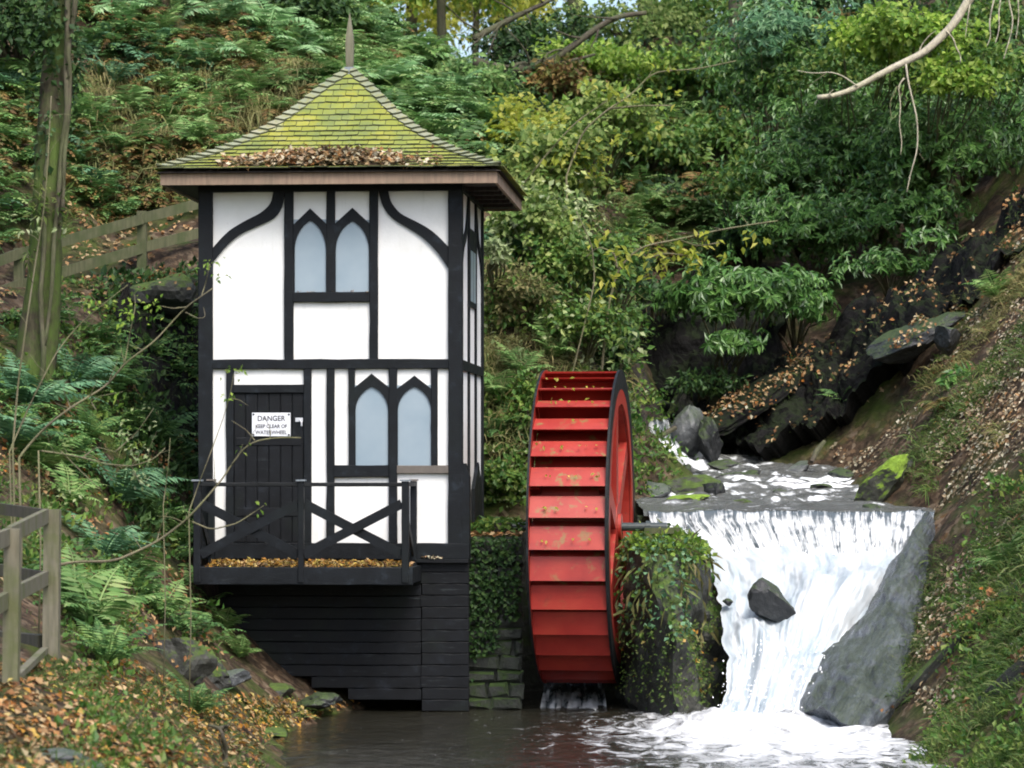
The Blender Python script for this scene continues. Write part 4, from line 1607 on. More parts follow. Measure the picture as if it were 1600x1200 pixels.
# the pier between wheel and fall
Vp, Fp = rock_data((.62, 1.6, 1.5), 41, 6, 7, .10)
Vp[:, 2] = np.minimum(Vp[:, 2], .93 - .42 * np.clip(Vp[:, 0] / .62, 0, 1) ** 2 - .22 * np.clip(-Vp[:, 1] / 1.6, 0, 1) ** 2 + .05 * fbm(Vp * 2.0, 3, 4))
Vp = Vp + np.array((1.93, 37.9, 1.02))
k_ = np.clip((1.75 - Vp[:, 2]) / 1.9, 0, 1)
Vp[:, 0] = 1.93 + (Vp[:, 0] - 1.93) * (.98 + np.where(Vp[:, 0] > 1.93, .30, .16) * k_)
Vp[:, 1] -= k_ ** 1.2 * 1.15 * np.clip((38.6 - Vp[:, 1]) / 1.2, 0, 1)
Vp = Vp + (.20 * fbm(Vp * 1.5, 3, 14) + .07 * fbm(Vp * 4.2, 4, 15))[:, None] * np.array((.6, -.8, .35)) * np.clip(k_ * 2 + .3, 0, 1)[:, None]
pier = np_mesh("stone_pier", Vp, Fp, M['rock_moss'], smooth=False)
tag(pier, "overgrown mossy stone pier standing between the red wheel and the waterfall", "pier")
b = MB()
b.beam(P(1006, 829, 37.9), P(1062, 829, 37.9), .35, .07)
tag(b.build("bearing_block", M['rail_moss']), "mossy timber bearing block on top of the pier under the axle's end", "block")
b = MB()
b.box(-.22, .0, 37.86, 38.14, 2.0, 2.16)
tag(b.build("bearing_block", M['soffit']), "brown bearing block on the stone wall carrying the axle near the house", "block")

rock(P(1210, 950, 37.42), (.32, .34, .42), 63, M['rock_dark'], "dark pointed rock sticking out of the white water halfway down the fall", cat="rock", cuts=12, rot=(0, -.75, 0))
rock(P(1137, 940, 37.6), (.07, .1, .07), 24, M['rock_dark'], "small dark stone showing through the white water near the pier", cat="rock")


def slab(name, left, right, mat, label, thick, ns=40, nt_=60, amp=.05, cat="rock", seed=0, bulge=0.0):
    o = sheet(name, left, right, ns, nt_, mat, lambda S, T_, G: bulge * (np.sin(np.pi * S) ** .7)[..., None] * np.array((-.25, -.6, .5)) + amp * np.stack([fbm(G * 1.6 + seed, 5, 91 + seed), fbm(G * 1.6 + 9 + seed, 5, 93), fbm(G * np.array([2.6, .9, 1.2]) + 4 + seed, 5, 95, .6) * 1.5], -1))
    me = o.data
    n = ns * nt_
    co = np.empty(n * 3)
    me.vertices.foreach_get('co', co)
    A = co.reshape(nt_, ns, 3)
    Bk = A + np.array(thick) * (1 + .15 * fbm(A * 2, 3, 7)[..., None])
    V = np.concatenate([A.reshape(-1, 3), Bk.reshape(-1, 3)])
    idx = (np.arange(nt_ - 1)[:, None] * ns + np.arange(ns - 1)[None, :]).ravel()
    F1 = np.stack([idx, idx + 1, idx + ns + 1, idx + ns], 1)
    F2 = F1[:, ::-1] + n
    ring_ = list(range(ns)) + [ns * (i + 1) - 1 for i in range(1, nt_)] + list(range(n - 2, n - ns - 1, -1)) + [ns * i for i in range(nt_ - 2, 0, -1)]
    r1 = np.array(ring_)
    r2 = np.roll(r1, -1)
    F3 = np.stack([r1, r1 + n, r2 + n, r2], 1)
    bpy.data.objects.remove(o)
    bpy.data.meshes.remove(me)
    o = np_mesh(name, V, np.concatenate([F1, F2, F3]), mat)
    return tag(o, label, cat)


slab("rock_slab", q((1440, 822, 39.7), (1406, 874, 38.9), (1350, 950, 37.95), (1285, 1035, 36.85), (1250, 1095, 36.0), (1250, 1130, 35.5)),
     q((1474, 828, 39.5), (1456, 880, 38.35), (1434, 950, 37.2), (1418, 1020, 36.1), (1408, 1085, 35.0), (1352, 1152, 34.2)), M['rock_slab'], "smooth grey sloping rock slab wetted along the waterfall's edge", (.30, .5, -.42), ns=70, nt_=90, amp=.055, bulge=.40)


def rock_between(p, q_, w_, h_, seed, mat, label, name="rock_ledge", cat="rock ledge", cuts=10, rough=.14, sub=5, over=1.1):
    p, q_ = Vector(p), Vector(q_)
    d = q_ - p
    L = d.length / 2 * over
    V, Fs = rock_data((L, w_, h_), seed, sub, cuts, rough)
    x = d.normalized()
    up = Vector((-.25, -.35, .9)).normalized()
    y = up.cross(x).normalized()
    zz_ = x.cross(y)
    m = np.array([x[:], y[:], zz_[:]])
    o = np_mesh(name, V @ m, Fs, mat)
    o.location = (p + q_) / 2
    return tag(o, label, cat)


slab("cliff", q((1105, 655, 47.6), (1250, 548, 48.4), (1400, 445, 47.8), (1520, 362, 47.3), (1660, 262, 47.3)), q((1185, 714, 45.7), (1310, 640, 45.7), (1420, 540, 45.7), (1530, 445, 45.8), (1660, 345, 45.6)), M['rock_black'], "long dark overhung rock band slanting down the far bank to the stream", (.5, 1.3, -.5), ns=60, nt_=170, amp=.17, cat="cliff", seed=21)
rock_between(P(1092, 688, 46.0), P(1262, 560, 47.6), .45, .20, 3, M['rock_black'], "longest dark rock ledge rising from the stream behind the upright rock")
rock_between(P(1330, 590, 46.4), P(1530, 418, 48), .45, .22, 6, M['rock_dark'], "grey slate ledge running up the bank under the evergreen leaves")
rock_between(P(1355, 565, 45.6), P(1500, 500, 45.2), .45, .34, 8, M['rock_dark'], "blocky slate outcrop halfway up the leafy bank", cuts=14)
rock_between(P(1395, 1118, 34.5), P(1620, 890, 34.2), .16, .17, 10, M['rock_moss'], "long mossy rock ledge slanting down to the pool beside the grey slab")
rock_between(P(1475, 1158, 32.2), P(1640, 1010, 31), .18, .16, 11, M['rock_moss'], "lower mossy ledge slanting to the pool at the picture's corner")
rock(P(1480, 528, 44.2), (.28, .3, .26), 77, M['rock_dark'], "square dark rock jutting from the leafy bank", cat="rock", cuts=14)
rock(P(1382, 752, 41.2), (.24, .36, .52), 31, M['rock_lime'], "bright green mossy boulder at the stream's edge above the weir", cat="boulder", rot=(0, .75, 0))
rock(P(1425, 745, 41.7), (.26, .4, .34), 33, M['rock_moss'], "dull mossy boulder leaning behind the bright green one", cat="boulder", rot=(0, .5, 0))
rock(P(1362, 795, 40.3), (.14, .14, .07), 34, M['rock_dark'], "small dark stone at the weir's lip below the bright green boulder", cat="rock")
rock(P(1073, 672, 45.9), (.34, .3, .52), 35, M['rock_slate'], "upright grey green rock standing beside the upper cascade", cat="rock", cuts=14, rot=(0, .1, 0))
rock(P(1108, 690, 45.6), (.22, .3, .38), 36, M['rock_dark'], "dark wedge of rock leaning on the upright grey rock", cat="rock", cuts=12, rot=(0, -.35, 0))
rock(P(1080, 765, 42.6), (.46, .45, .2), 37, M['rock_moss'], "flat dark slab lying across the stream above the weir", cat="rock", cuts=12)
rock(P(1118, 772, 42.3), (.24, .25, .24), 38, M['rock_dark'], "black end block beside the flat slab in the stream", cat="rock", cuts=12)
rock(P(1068, 782, 41.5), (.42, .35, .11), 39, M['rock_lime'], "low green mossy rock just above the weir near the pier", cat="rock")
rock(P(1020, 738, 43.9), (.34, .3, .33), 40, M['rock_slate'], "grey jagged rock beside the wheel's rim in the stream", cat="rock", cuts=14)
rock(P(1010, 772, 42.2), (.32, .3, .20), 42, M['rock_slate'], "pale rounded rock against the wheel's rim above the axle", cat="rock")
rock(P(1150, 748, 44), (.34, .3, .10), 43, M['rock_dark'], "wet dark rock awash in the middle of the upper stream", cat="rock")
rock(P(1245, 735, 44.8), (.30, .26, .13), 44, M['rock_slate'], "grey rock splitting the white riffle at the far end of the stream", cat="rock", rot=(0, -.3, 0))
rock(P(1282, 762, 42.8), (.16, .15, .07), 45, M['rock_dark'], "small black stone in the ripples near the bright green boulder", cat="rock")
rock(P(1050, 725, 45.0), (.34, .25, .17), 46, M['rock_dark'], "low black rocks under the upper cascade", cat="rock", cuts=13)
b = MB()
b.tube([P(1014, 688, 45.4), P(1034, 680, 45.4), P(1056, 668, 45.5)], [.04, .045, .035], 8)
tag(b.build("log", M['bark']), "short dark log lodged across the upper cascade", "log")
b = MB()
b.tube([P(1268, 722, 44.5), P(1276, 705, 44.7), P(1288, 690, 44.9)], [.03, .045, .03], 7)
tag(b.build("log", M['bark']), "pale broken stick standing at the far edge of the stream", "log")

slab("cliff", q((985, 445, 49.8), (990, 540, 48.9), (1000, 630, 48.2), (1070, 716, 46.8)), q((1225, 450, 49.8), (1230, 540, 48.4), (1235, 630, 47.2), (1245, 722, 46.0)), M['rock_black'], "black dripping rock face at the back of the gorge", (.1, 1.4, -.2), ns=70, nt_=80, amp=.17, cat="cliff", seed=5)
slab("cliff", q((196, 455, 41.4), (205, 560, 40.6), (215, 680, 39.6), (235, 800, 38.9)), q((335, 440, 42.6), (335, 560, 42.0), (335, 700, 41.0), (335, 850, 40.0)), M['rock_black'], "overhung rock face coloured black for the deep shadow beside the house", (.1, 1.2, -.3), ns=60, nt_=70, amp=.16, cat="cliff", seed=9)  # black colour stands for the near-black shadow in this hollow

for i, (u_, v_, Y_, r_, mt, lb) in enumerate([
        (1000, 700, 45.0, (.22, .3, .24), 'rock_dark', "dark rock between the wheel's rim and the upper cascade"),
        (992, 738, 43.6, (.26, .3, .20), 'rock_moss', "mossy rock close behind the wheel's rim"),
        (1045, 752, 43.2, (.26, .2, .10), 'rock_slate', "thin grey slab in the stream below the log"),
        (1130, 728, 45.2, (.30, .2, .12), 'rock_dark', "black rock at the end of the long stream ledge"),
        (1185, 742, 44.6, (.20, .2, .09), 'rock_dark', "small wet rock breaking the stream's far riffle"),
        (1225, 770, 42.4, (.16, .15, .06), 'rock_dark', "tiny dark rock awash above the middle of the weir"),
        (1318, 742, 44.0, (.28, .25, .14), 'rock_dark', "dark rock at the stream's far bank under the leafy slope"),
        (1160, 785, 41.2, (.16, .15, .06), 'rock_moss', "small rock just behind the weir's lip"),
        (1010, 640, 47.6, (.40, .3, .34), 'rock_dark', "dark boulder above the upper cascade"),
        (1062, 640, 47.0, (.24, .3, .3), 'rock_moss', "mossy boulder above the upright grey rock")]):
    rock(P(u_, v_, Y_), r_, 200 + i, M[mt], lb, cat="rock", cuts=12)

# rocks of the near bank, below the house and along the path
for i, (u_, v_, Y_, r_, mt, lb) in enumerate([
        (215, 1000, 31.5, (.34, .3, .3), 'rock_dark', "dark boulder under the sword ferns beside the rail fence"),
        (272, 1035, 31.5, (.42, .35, .33), 'rock_moss', "big mossy black boulder at the end of the gravel path"),
        (330, 1058, 33, (.34, .3, .22), 'rock_moss', "mossy boulder below the house's boarded base"),
        (362, 1062, 33.6, (.22, .22, .13), 'rock_slate', "pale green flat stone leaning at the base's corner"),
        (430, 1082, 36.1, (.36, .35, .18), 'rock_moss', "dark mossy stone tucked under the stepped base boards"),
        (500, 1096, 36.2, (.34, .3, .13), 'rock_dark', "low wet stone under the base boards at the waterline"),
        (430, 1145, 32.9, (.22, .22, .10), 'rock_moss', "small round mossy stone in the pool's near edge"),
        (362, 1160, 30.6, (.30, .3, .13), 'rock_moss', "flat stone among orange leaves at the pool's near edge"),
        (90, 1195, 20.5, (.36, .3, .14), 'rock_slate', "grey flat rock in the lower corner of the path"),
        (265, 470, 41.6, (.55, .5, .4), 'rock_moss', "large mossy rock under the upper fence post"),
        ]):
    rock(P(u_, v_, Y_), r_, 100 + i, M[mt], lb, cat="rock", cuts=11)

# ------------------------------------------------------------------ plants
def in_poly(u, v, poly):
    poly = np.array(poly, float)
    c = np.zeros(len(u), bool)
    j = len(poly) - 1
    for i in range(len(poly)):
        xi, yi = poly[i]
        xj, yj = poly[j]
        k = ((yi > v) != (yj > v)) & (u < (xj - xi) * (v - yi) / (yj - yi + 1e-9) + xi)
        c ^= k
        j = i
    return c


def spots(poly, n, y0=18.0, y1=95.0):
    P_ = np.array(poly, float)
    lo, hi = P_.min(0), P_.max(0)
    U, V = [], []
    got = 0
    while got < n:
        u = rng.uniform(lo[0], hi[0], n)
        v = rng.uniform(lo[1], hi[1], n)
        k = in_poly(u, v, poly)
        U.append(u[k]); V.append(v[k])
        got += k.sum()
    return hits(np.concatenate(U)[:n], np.concatenate(V)[:n], y0, y1)


def patchy(p, scale, thr, seed):
    """keep the points that lie where a slow noise is above thr"""
    return p[fbm(p * scale, 3, seed) > thr]


def fern_faces(seed, nf=10, L=.8, pairs=17, droop=1.5, wid=.26, lift=1.25):
    g = np.random.default_rng(seed)
    parts = []
    for f in range(nf):
        az = 2 * math.pi * f / nf + g.uniform(-.3, .3)
        l = L * g.uniform(.7, 1.1)
        th0 = lift + g.uniform(-.25, .15)
        dr = droop * g.uniform(.75, 1.2)
        t = np.linspace(0, 1, pairs + 1)
        th = th0 - dr * t ** 1.2
        ds_ = l / pairs
        rr = np.concatenate([[0], np.cumsum(np.cos(th[:-1]) * ds_)])
        zz_ = np.concatenate([[0], np.cumsum(np.sin(th[:-1]) * ds_)])
        rad = np.array((math.cos(az), math.sin(az), 0))
        tan = np.array((-math.sin(az), math.cos(az), 0))
        C = rr[:, None] * rad + zz_[:, None] * np.array((0, 0, 1))
        fw = np.cos(th)[:, None] * rad + np.sin(th)[:, None] * np.array((0, 0, 1))
        upv = -np.sin(th)[:, None] * rad + np.cos(th)[:, None] * np.array((0, 0, 1))
        prof = np.clip(np.sin(np.pi * (t * .86 + .12)) ** .8, .04, 1) * (1 - t ** 5)
        keep = t > .10
        for s in (-1, 1):
            ln_ = wid * l * prof * g.uniform(.85, 1.1, len(t))
            d = s * tan + .38 * fw - .18 * upv + g.normal(size=(len(t), 3)) * .06
            parts.append(leaf_faces(C[keep], d[keep], upv[keep], ln_[keep] + .01, ds_ * .95, .03, .06, .35))
        # stalk
        w_ = .004 + .008 * (1 - t)
        Vs = np.concatenate([C - tan * w_[:, None], C + tan * w_[:, None]])
        n = len(t)
        k = np.arange(n - 1)
        Fs = np.concatenate([np.stack([k, k + 1, k + 1 + n], 1), np.stack([k, k + 1 + n, k + n], 1)])
        parts.append((Vs, Fs))
    return join(parts)


_fern_me = {}


def fern_mesh(kind):
    if kind not in _fern_me:
        spec = {'sword': (11, 11, .85, 18, 1.35, .20, 1.2, 'fern'), 'cool': (12, 10, .95, 18, 1.25, .22, 1.05, 'fern_blue'), 'lady': (13, 9, .8, 15, 1.55, .30, 1.25, 'bracken'),
                'broad': (14, 7, 1.0, 16, 1.7, .42, 1.2, 'mint'), 'small': (15, 8, .5, 12, 1.6, .26, 1.15, 'fern'), 'rusty': (16, 8, .85, 15, 2.0, .3, 1.15, 'rust')}[kind]
        V, Fs = fern_faces(*spec[:7])
        me = bpy.data.meshes.new("fern")
        me.from_pydata(V.tolist(), [], [tuple(f) for f in Fs.tolist()])
        me.materials.append(M[spec[7]])
        _fern_me[kind] = me
    return _fern_me[kind]


def fern(u, v, s, kind, label, group=None, Y=None):
    p = hit(u, v) if Y is None else P(u, v, Y)
    o = bpy.data.objects.new("fern", fern_mesh(kind))
    col.objects.link(o)
    o.location = p - np.array((0, 0, .03))
    n = ground_normal(p[None])[0]
    n = Vector(n * .45 + np.array((0, 0, .75)))
    o.rotation_euler = (n.to_track_quat('Z', 'Y') @ Matrix.Rotation(random.uniform(0, 6.28), 3, 'Z').to_quaternion()).to_euler()
    o.scale = (s, s, s * random.uniform(.9, 1.1))
    return tag(o, label, "fern", group)


FERNS = [
    (40, 640, 1.25, 'cool', "large cool green fern at the foot of the mossy tree"),
    (112, 600, 1.0, 'cool', "arching blue-green fern beside the mossy tree's trunk"),
    (15, 700, 1.1, 'cool', "wide fern spreading below the mossy tree at the picture's edge"),
    (60, 735, 1.0, 'lady', "fine-leaved green fern above the rail fence"),
    (135, 690, .9, 'sword', "mid green fern between the mossy tree and the bare sapling"),
    (185, 790, 1.05, 'cool', "flat spreading fern below the pale-leaved sapling"),
    (105, 790, .8, 'lady', "small fern behind the corner post of the rail fence"),
    (240, 815, .75, 'sword', "low fern in the hollow beside the balcony"),
    (140, 985, 1.15, 'lady', "bright green fern cascading to the right of the fence's corner post"),
    (112, 945, .9, 'lady', "lighter fern pressed against the fence's corner post"),
    (165, 1040, .9, 'sword', "lowest fern of the clump beside the gravel path"),
    (240, 700, 1.0, 'sword', "dark fern in front of the overhung rock face"),
    (180, 610, .9, 'sword', "fern with spreading fronds below the rowan sapling"),
    (275, 860, .8, 'lady', "fern under the balcony's end"),
    (205, 905, .9, 'lady', "fern half way up the bank beside the balcony"),
    (160, 870, .9, 'cool', "cool green fern beside the arching sapling stem"),
    (230, 560, .8, 'sword', "shaded fern under the mossy rock of the upper path"),
    (250, 965, .7, 'lady', "fern with yellowing fronds above the dark boulders"),
    (300, 1115, .75, 'sword', "dark green fern leaning over the gravel path's end"),
    (348, 985, .6, 'lady', "yellow-green fern hanging by the base boards"),
    (372, 1030, .55, 'lady', "small fern standing at the foot of the base boards"),
    (130, 205, 1.0, 'sword', "fern with long fronds beside the mossy trunk at roof height"),
    (115, 262, .9, 'sword', "drooping fern right of the mossy trunk above the upper fence"),
    (20, 150, 1.0, 'cool', "blue-green fern to the left of the mossy trunk"),
    (215, 245, 1.0, 'lady', "fern above the upper fence's middle rail"),
    (250, 190, 1.1, 'sword', "fern on the slope to the left of the roof"),
    (300, 228, .9, 'lady', "fern just above the roof's left eave"),
    (175, 130, .9, 'cool', "cool green fern high on the slope behind the mossy trunk"),
    (190, 40, 1.1, 'broad', "broad fern near the top of the slope behind the mossy trunk"),
    (250, 60, 1.0, 'lady', "light green fern in the upper slope's middle"),
    (320, 110, 1.2, 'broad', "broad fern left of the roof's slope over bare soil"),
    (345, 45, 1.2, 'broad', "broad pale fern at the top of the slope left of the finial"),
    (420, 60, 1.3, 'broad', "big feathery fern on the crest left of the finial"),
    (470, 95, 1.2, 'broad', "feathery fern hanging just left of the finial"),
    (395, 150, 1.0, 'lady', "fern drooping over dry stems above the roof's left hip"),
    (290, 20, 1.1, 'sword', "dark fern at the very top left of the slope"),
    (600, 150, 1.3, 'broad', "feathery fern just right of the finial"),
    (585, 80, 1.2, 'broad', "tall fern behind the finial's tip"),
    (650, 110, 1.2, 'broad', "bright fern on the slope right of the finial"),
    (640, 185, 1.1, 'lady', "fern arching above the middle of the roof's right hip"),
    (700, 165, 1.3, 'broad', "widest fern above the roof's right hip"),
    (690, 225, 1.0, 'lady', "fern touching the lower part of the roof's right hip"),
    (750, 215, 1.2, 'broad', "fern over the roof's right eave corner"),
    (760, 160, 1.1, 'lady', "fern beside the dark hollow right of the roof"),
    (720, 90, 1.1, 'broad', "fern under the sunlit gap between the trunks"),
    (785, 630, 1.0, 'lady', "bright fern between the house wall and the wheel's top"),
    (775, 690, .9, 'sword', "dark fern between the house wall and the wheel's middle"),
    (770, 770, .8, 'lady', "leafy fern on top of the retaining wall"),
    (815, 590, .9, 'lady', "fern leaning over the wheel's upper rim"),
    (790, 400, .8, 'cool', "pale green fern beside the house's upper storey"),
    (900, 470, .9, 'cool', "cool green fern in the tangle above the wheel"),
    (860, 560, .9, 'lady', "fern just above the wheel's top boards"),
    (1330, 640, .8, 'sword', "bright green fern on the dark rock above the stream"),
    (1005, 345, 1.0, 'lady', "fern on the reddish slope above the yellow-leaved branch"),
    (1060, 335, 1.0, 'rusty', "rust-brown bracken on the slope above the gorge"),
    (1100, 300, 1.0, 'rusty', "browned bracken below the evergreen's edge"),
    (1020, 290, 1.0, 'rusty', "bracken turning brown in the middle of the far slope"),
    (1480, 640, .7, 'rusty', "dried fern among the fallen leaves of the bank"),
    (1560, 470, .8, 'lady', "fern at the bank's edge near the dark ledges"),
    (1575, 890, .9, 'lady', "green fern low on the leafy bank by the mossy ledge"),
]
for f in FERNS:
    fern(*f, group="ferns growing on the banks of the glen")


def bush_faces(c, r, n, L, W, style='soft', clumps=34, spread=.34, seed=None):
    """leaf clumps spread through an ellipsoid, denser towards its skin, with gaps"""
    d = randdir(clumps)
    d[:, 2] = np.where(d[:, 2] < -.35, -d[:, 2] * .5, d[:, 2])
    rad = rng.uniform(.25, 1, clumps) ** .55
    cc = d * rad[:, None]
    w = rng.uniform(.4, 1.4, clumps)
    k = rng.choice(clumps, n, p=w / w.sum())
    r = np.array(r, float)
    sz = spread * rng.uniform(.55, 1.25, clumps)[k][:, None]
    if style == 'rosette':
        # whorls of long drooping blades
        m = max(1, n // 7)
        kk = rng.choice(clumps, m, p=w / w.sum())
        off = rng.normal(size=(m, 3)) * spread * .62
        ctr = (cc[kk] + off)
        base = np.array(c) + ctr * r
        out = norm(ctr + np.array((0, -.3, .35)))
        pos = np.repeat(base, 7, 0)
        o7 = np.repeat(out, 7, 0)
        rd = randdir(m * 7)
        tan = norm(np.cross(o7, rd))
        dd = norm(tan + o7 * rng.uniform(-.1, .6, (m * 7, 1)) + np.array((0, 0, -.45)))
        up = norm(o7 + rng.normal(size=(m * 7, 3)) * .25)
        ll = L * rng.uniform(.7, 1.2, m * 7)
        return leaf_faces(pos, dd, up, ll, ll * W, .05, .18, .5), np.array(c) + cc * r
    off = rng.normal(size=(n, 3)) * sz * .6
    off[:, 2] *= .7
    pos = np.array(c) + (cc[k] + off) * r
    out = norm(cc[k] * .5 + norm(off))
    dd = norm(out * .7 + rng.normal(size=(n, 3)) * .6 + np.array((0, 0, -.35)))
    up = norm(np.array((0, -.25, .8)) + out * .5 + rng.normal(size=(n, 3)) * .45)
    ll = L * rng.uniform(.6, 1.25, n)
    return leaf_faces(pos, dd, up, ll, ll * W, .08, .12, .45), np.array(c) + cc * r


def bush(u, v, Y, ru, rv, n, mat, label, cat="bush", name="bush", L=.10, W=.6, style='soft', clumps=34, spread=.34, depth=None, bark='twig', group=None, extra=None, stem_n=14, stem_r=.014):
    c = P(u, v, Y)
    rx, rz_ = ru * Y / F, rv * Y / F
    r = (rx, depth or (rx + rz_) * .45, rz_)
    tt = np.arange(0, 14, .08)
    below = H(np.full_like(tt, c[0]), c[1] + tt) - (c[2] - rz_ * .5 - tt * .35)
    kk_ = int(np.argmax(below > 0)) if (below > 0).any() else 0
    base = np.array((c[0], c[1] + tt[kk_], c[2] - rz_ * .5 - tt[kk_] * .35))
    root = empty(name, base, label, cat, group)
    (V, Fs), cc = bush_faces(c, r, n, L, W, style, clumps, spread)
    np_mesh("foliage", V - base, Fs, M[mat], root)
    if extra:
        m2, n2 = extra
        (V, Fs), _ = bush_faces(c, (r[0] * 1.04, r[1] * 1.04, r[2] * 1.04), n2, L, W, 'soft', clumps, spread * 1.3)
        np_mesh("foliage", V - base, Fs, M[m2], root)
    b_ = MB()
    for t in cc[:stem_n]:
        e = t - base
        mid = e * .5 + np.array((rng.uniform(-.15, .15), rng.uniform(-.15, .15), .12))
        b_.tube([(0, 0, -.1), mid * .55, mid, e * .8 + mid * .1, e], [stem_r * 1.5, stem_r * 1.3, stem_r, stem_r * .7, stem_r * .35], 5)
    b_.build("stem", M[bark], root, smooth=True, fixn=False)
    return root


# evergreen laurels and rhododendrons of the far right bank
EV = "evergreen bushes above the gorge"
bush(1215, 125, 53.0, 105, 120, 5200, 'laurel', "glossy evergreen bush with upright leaf whorls at the gorge's head", L=.145, W=.34, style='rosette', group=EV, clumps=46)
bush(1330, 200, 51.5, 130, 95, 5200, 'laurel', "glossy evergreen bush behind the bare pale branch's tip", L=.145, W=.34, style='rosette', group=EV, clumps=46)
bush(1480, 235, 49.5, 120, 90, 4600, 'laurel', "dark evergreen bush under the bare pale branch", L=.145, W=.34, style='rosette', group=EV, clumps=42)
bush(1165, 465, 46.8, 112, 62, 4000, 'laurel', "evergreen bush hanging low over the dark gorge", L=.17, W=.32, style='rosette', group=EV, clumps=40, spread=.28)
bush(1150, 535, 46.4, 55, 26, 700, 'laurel', "lowest hanging tip of evergreen leaves above the black rock", L=.17, W=.32, style='rosette', group=EV, clumps=12)
bush(1285, 360, 50.5, 140, 80, 5200, 'laurel', "broad dark evergreen bush over the rock ledges", L=.135, W=.34, style='rosette', group=EV, clumps=46)
bush(1410, 330, 49.8, 110, 60, 3200, 'laurel', "evergreen bush filling the bank between two dark ledges", L=.135, W=.34, style='rosette', group=EV, clumps=34)
bush(1255, 480, 48.2, 70, 50, 1700, 'laurel', "small evergreen bush beside the hanging one", L=.135, W=.34, style='rosette', group=EV, clumps=22)
bush(1560, 190, 51.5, 110, 85, 3400, 'laurel', "evergreen bush at the far edge below the dangling roots", L=.135, W=.34, style='rosette', group=EV, clumps=34)
bush(1455, 372, 47.6, 34, 16, 150, 'laurel', "sprig of broad evergreen leaves over the dark ledge", L=.2, W=.36, style='rosette', clumps=7, spread=.5)
bush(1490, 590, 43.2, 22, 16, 90, 'laurel', "small broad-leaved plant beside the square dark rock", L=.2, W=.36, style='rosette', clumps=5, spread=.5)

bush(1270, 260, 51.0, 120, 70, 3200, 'laurel', "middle evergreen bush of the gorge's far bank", L=.135, W=.36, style='rosette', group=EV, clumps=40)
bush(1400, 250, 50.5, 120, 80, 3200, 'laurel', "evergreen bush hanging beneath the drooping twigs", L=.135, W=.36, style='rosette', group=EV, clumps=40)
bush(1185, 300, 51.5, 80, 60, 2000, 'mid_leaf', "fresh green bush left of the evergreen bank", L=.13, W=.5, group=EV, clumps=34)
bush(1330, 120, 49.5, 130, 60, 2200, 'mid_leaf', "airy light green foliage in front of the evergreen whorls", L=.12, W=.6, group=EV, clumps=46, spread=.24)
bush(1240, 60, 52, 120, 60, 2000, 'fern_blue', "pale bluish-green evergreen spray at the top", L=.135, W=.36, style='rosette', group=EV, clumps=36)
bush(1560, 120, 48.5, 80, 70, 1600, 'mid_leaf', "light green foliage under the dangling roots", L=.12, W=.6, group=EV, clumps=30, spread=.26)
bush(1400, 420, 48.6, 90, 30, 1000, 'laurel', "low evergreen sprays creeping over the dark ledge", L=.15, W=.32, style='rosette', group=EV, clumps=20)

# light leaved shrubs
HZL = "hazel shrubs above the waterwheel"
bush(1420, 70, 47.5, 120, 66, 2600, 'lime', "lime green sapling glowing behind the pale bare branch", "sapling", L=.12, W=.75, group=None, clumps=44, spread=.26)
bush(1500, 130, 47.0, 70, 50, 900, 'lime', "thin lime green spray under the pale bare branch's middle", "sapling", L=.12, W=.75, clumps=22, spread=.26)
bush(865, 262, 46.3, 85, 75, 2400, 'hazel', "yellow-green hazel behind the roof's right corner", L=.12, W=.8, group=HZL, clumps=44, extra=('yellow', 260))
bush(822, 205, 49.5, 60, 60, 700, 'yellow', "sparse yellow hazel against the dark hollow", L=.12, W=.8, group=HZL, clumps=34)
bush(945, 190, 53, 90, 65, 1700, 'hazel', "hazel leaning left across the far slope", L=.12, W=.8, group=HZL, clumps=36, extra=('lime', 300))
bush(845, 350, 44.6, 78, 60, 2000, 'hazel', "pale hazel right of the house's upper window", L=.11, W=.75, group=HZL, clumps=40, extra=('pale_leaf', 300))
bush(905, 415, 44.2, 80, 55, 1500, 'mid_leaf', "mixed green shrub above the wheel's top", L=.10, W=.7, group=HZL, clumps=36, extra=('hazel', 400))
bush(825, 470, 43.3, 58, 60, 1500, 'grass_dry', "dull green shrub hanging beside the house's mid rail", L=.10, W=.5, group=HZL, clumps=30, extra=('mid_leaf', 400))
bush(915, 510, 43.2, 70, 60, 1700, 'mid_leaf', "ivy-green shrub directly above the wheel", L=.09, W=.75, group=HZL, clumps=36, extra=('pale_leaf', 160))
bush(830, 640, 42.0, 34, 60, 900, 'mid_leaf', "narrow green shrub between the wheel's top and the house", L=.09, W=.7, group=HZL, clumps=22)
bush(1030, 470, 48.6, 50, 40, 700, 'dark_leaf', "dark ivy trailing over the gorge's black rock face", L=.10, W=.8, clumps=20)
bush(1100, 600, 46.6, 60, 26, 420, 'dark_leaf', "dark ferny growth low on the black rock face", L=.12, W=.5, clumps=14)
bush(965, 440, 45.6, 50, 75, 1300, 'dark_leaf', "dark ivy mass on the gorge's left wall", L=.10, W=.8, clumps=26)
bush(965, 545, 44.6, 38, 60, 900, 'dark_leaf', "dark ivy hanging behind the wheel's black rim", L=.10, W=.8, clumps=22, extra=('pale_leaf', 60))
bush(775, 395, 42.2, 26, 24, 260, 'pale_leaf', "pale leafy plant against the house's upper corner", "plant", L=.11, W=.6, clumps=12)
bush(785, 745, 41.0, 34, 26, 420, 'mid_leaf', "low leafy plant on the wall beside the house's foot", "plant", L=.10, W=.7, clumps=14)

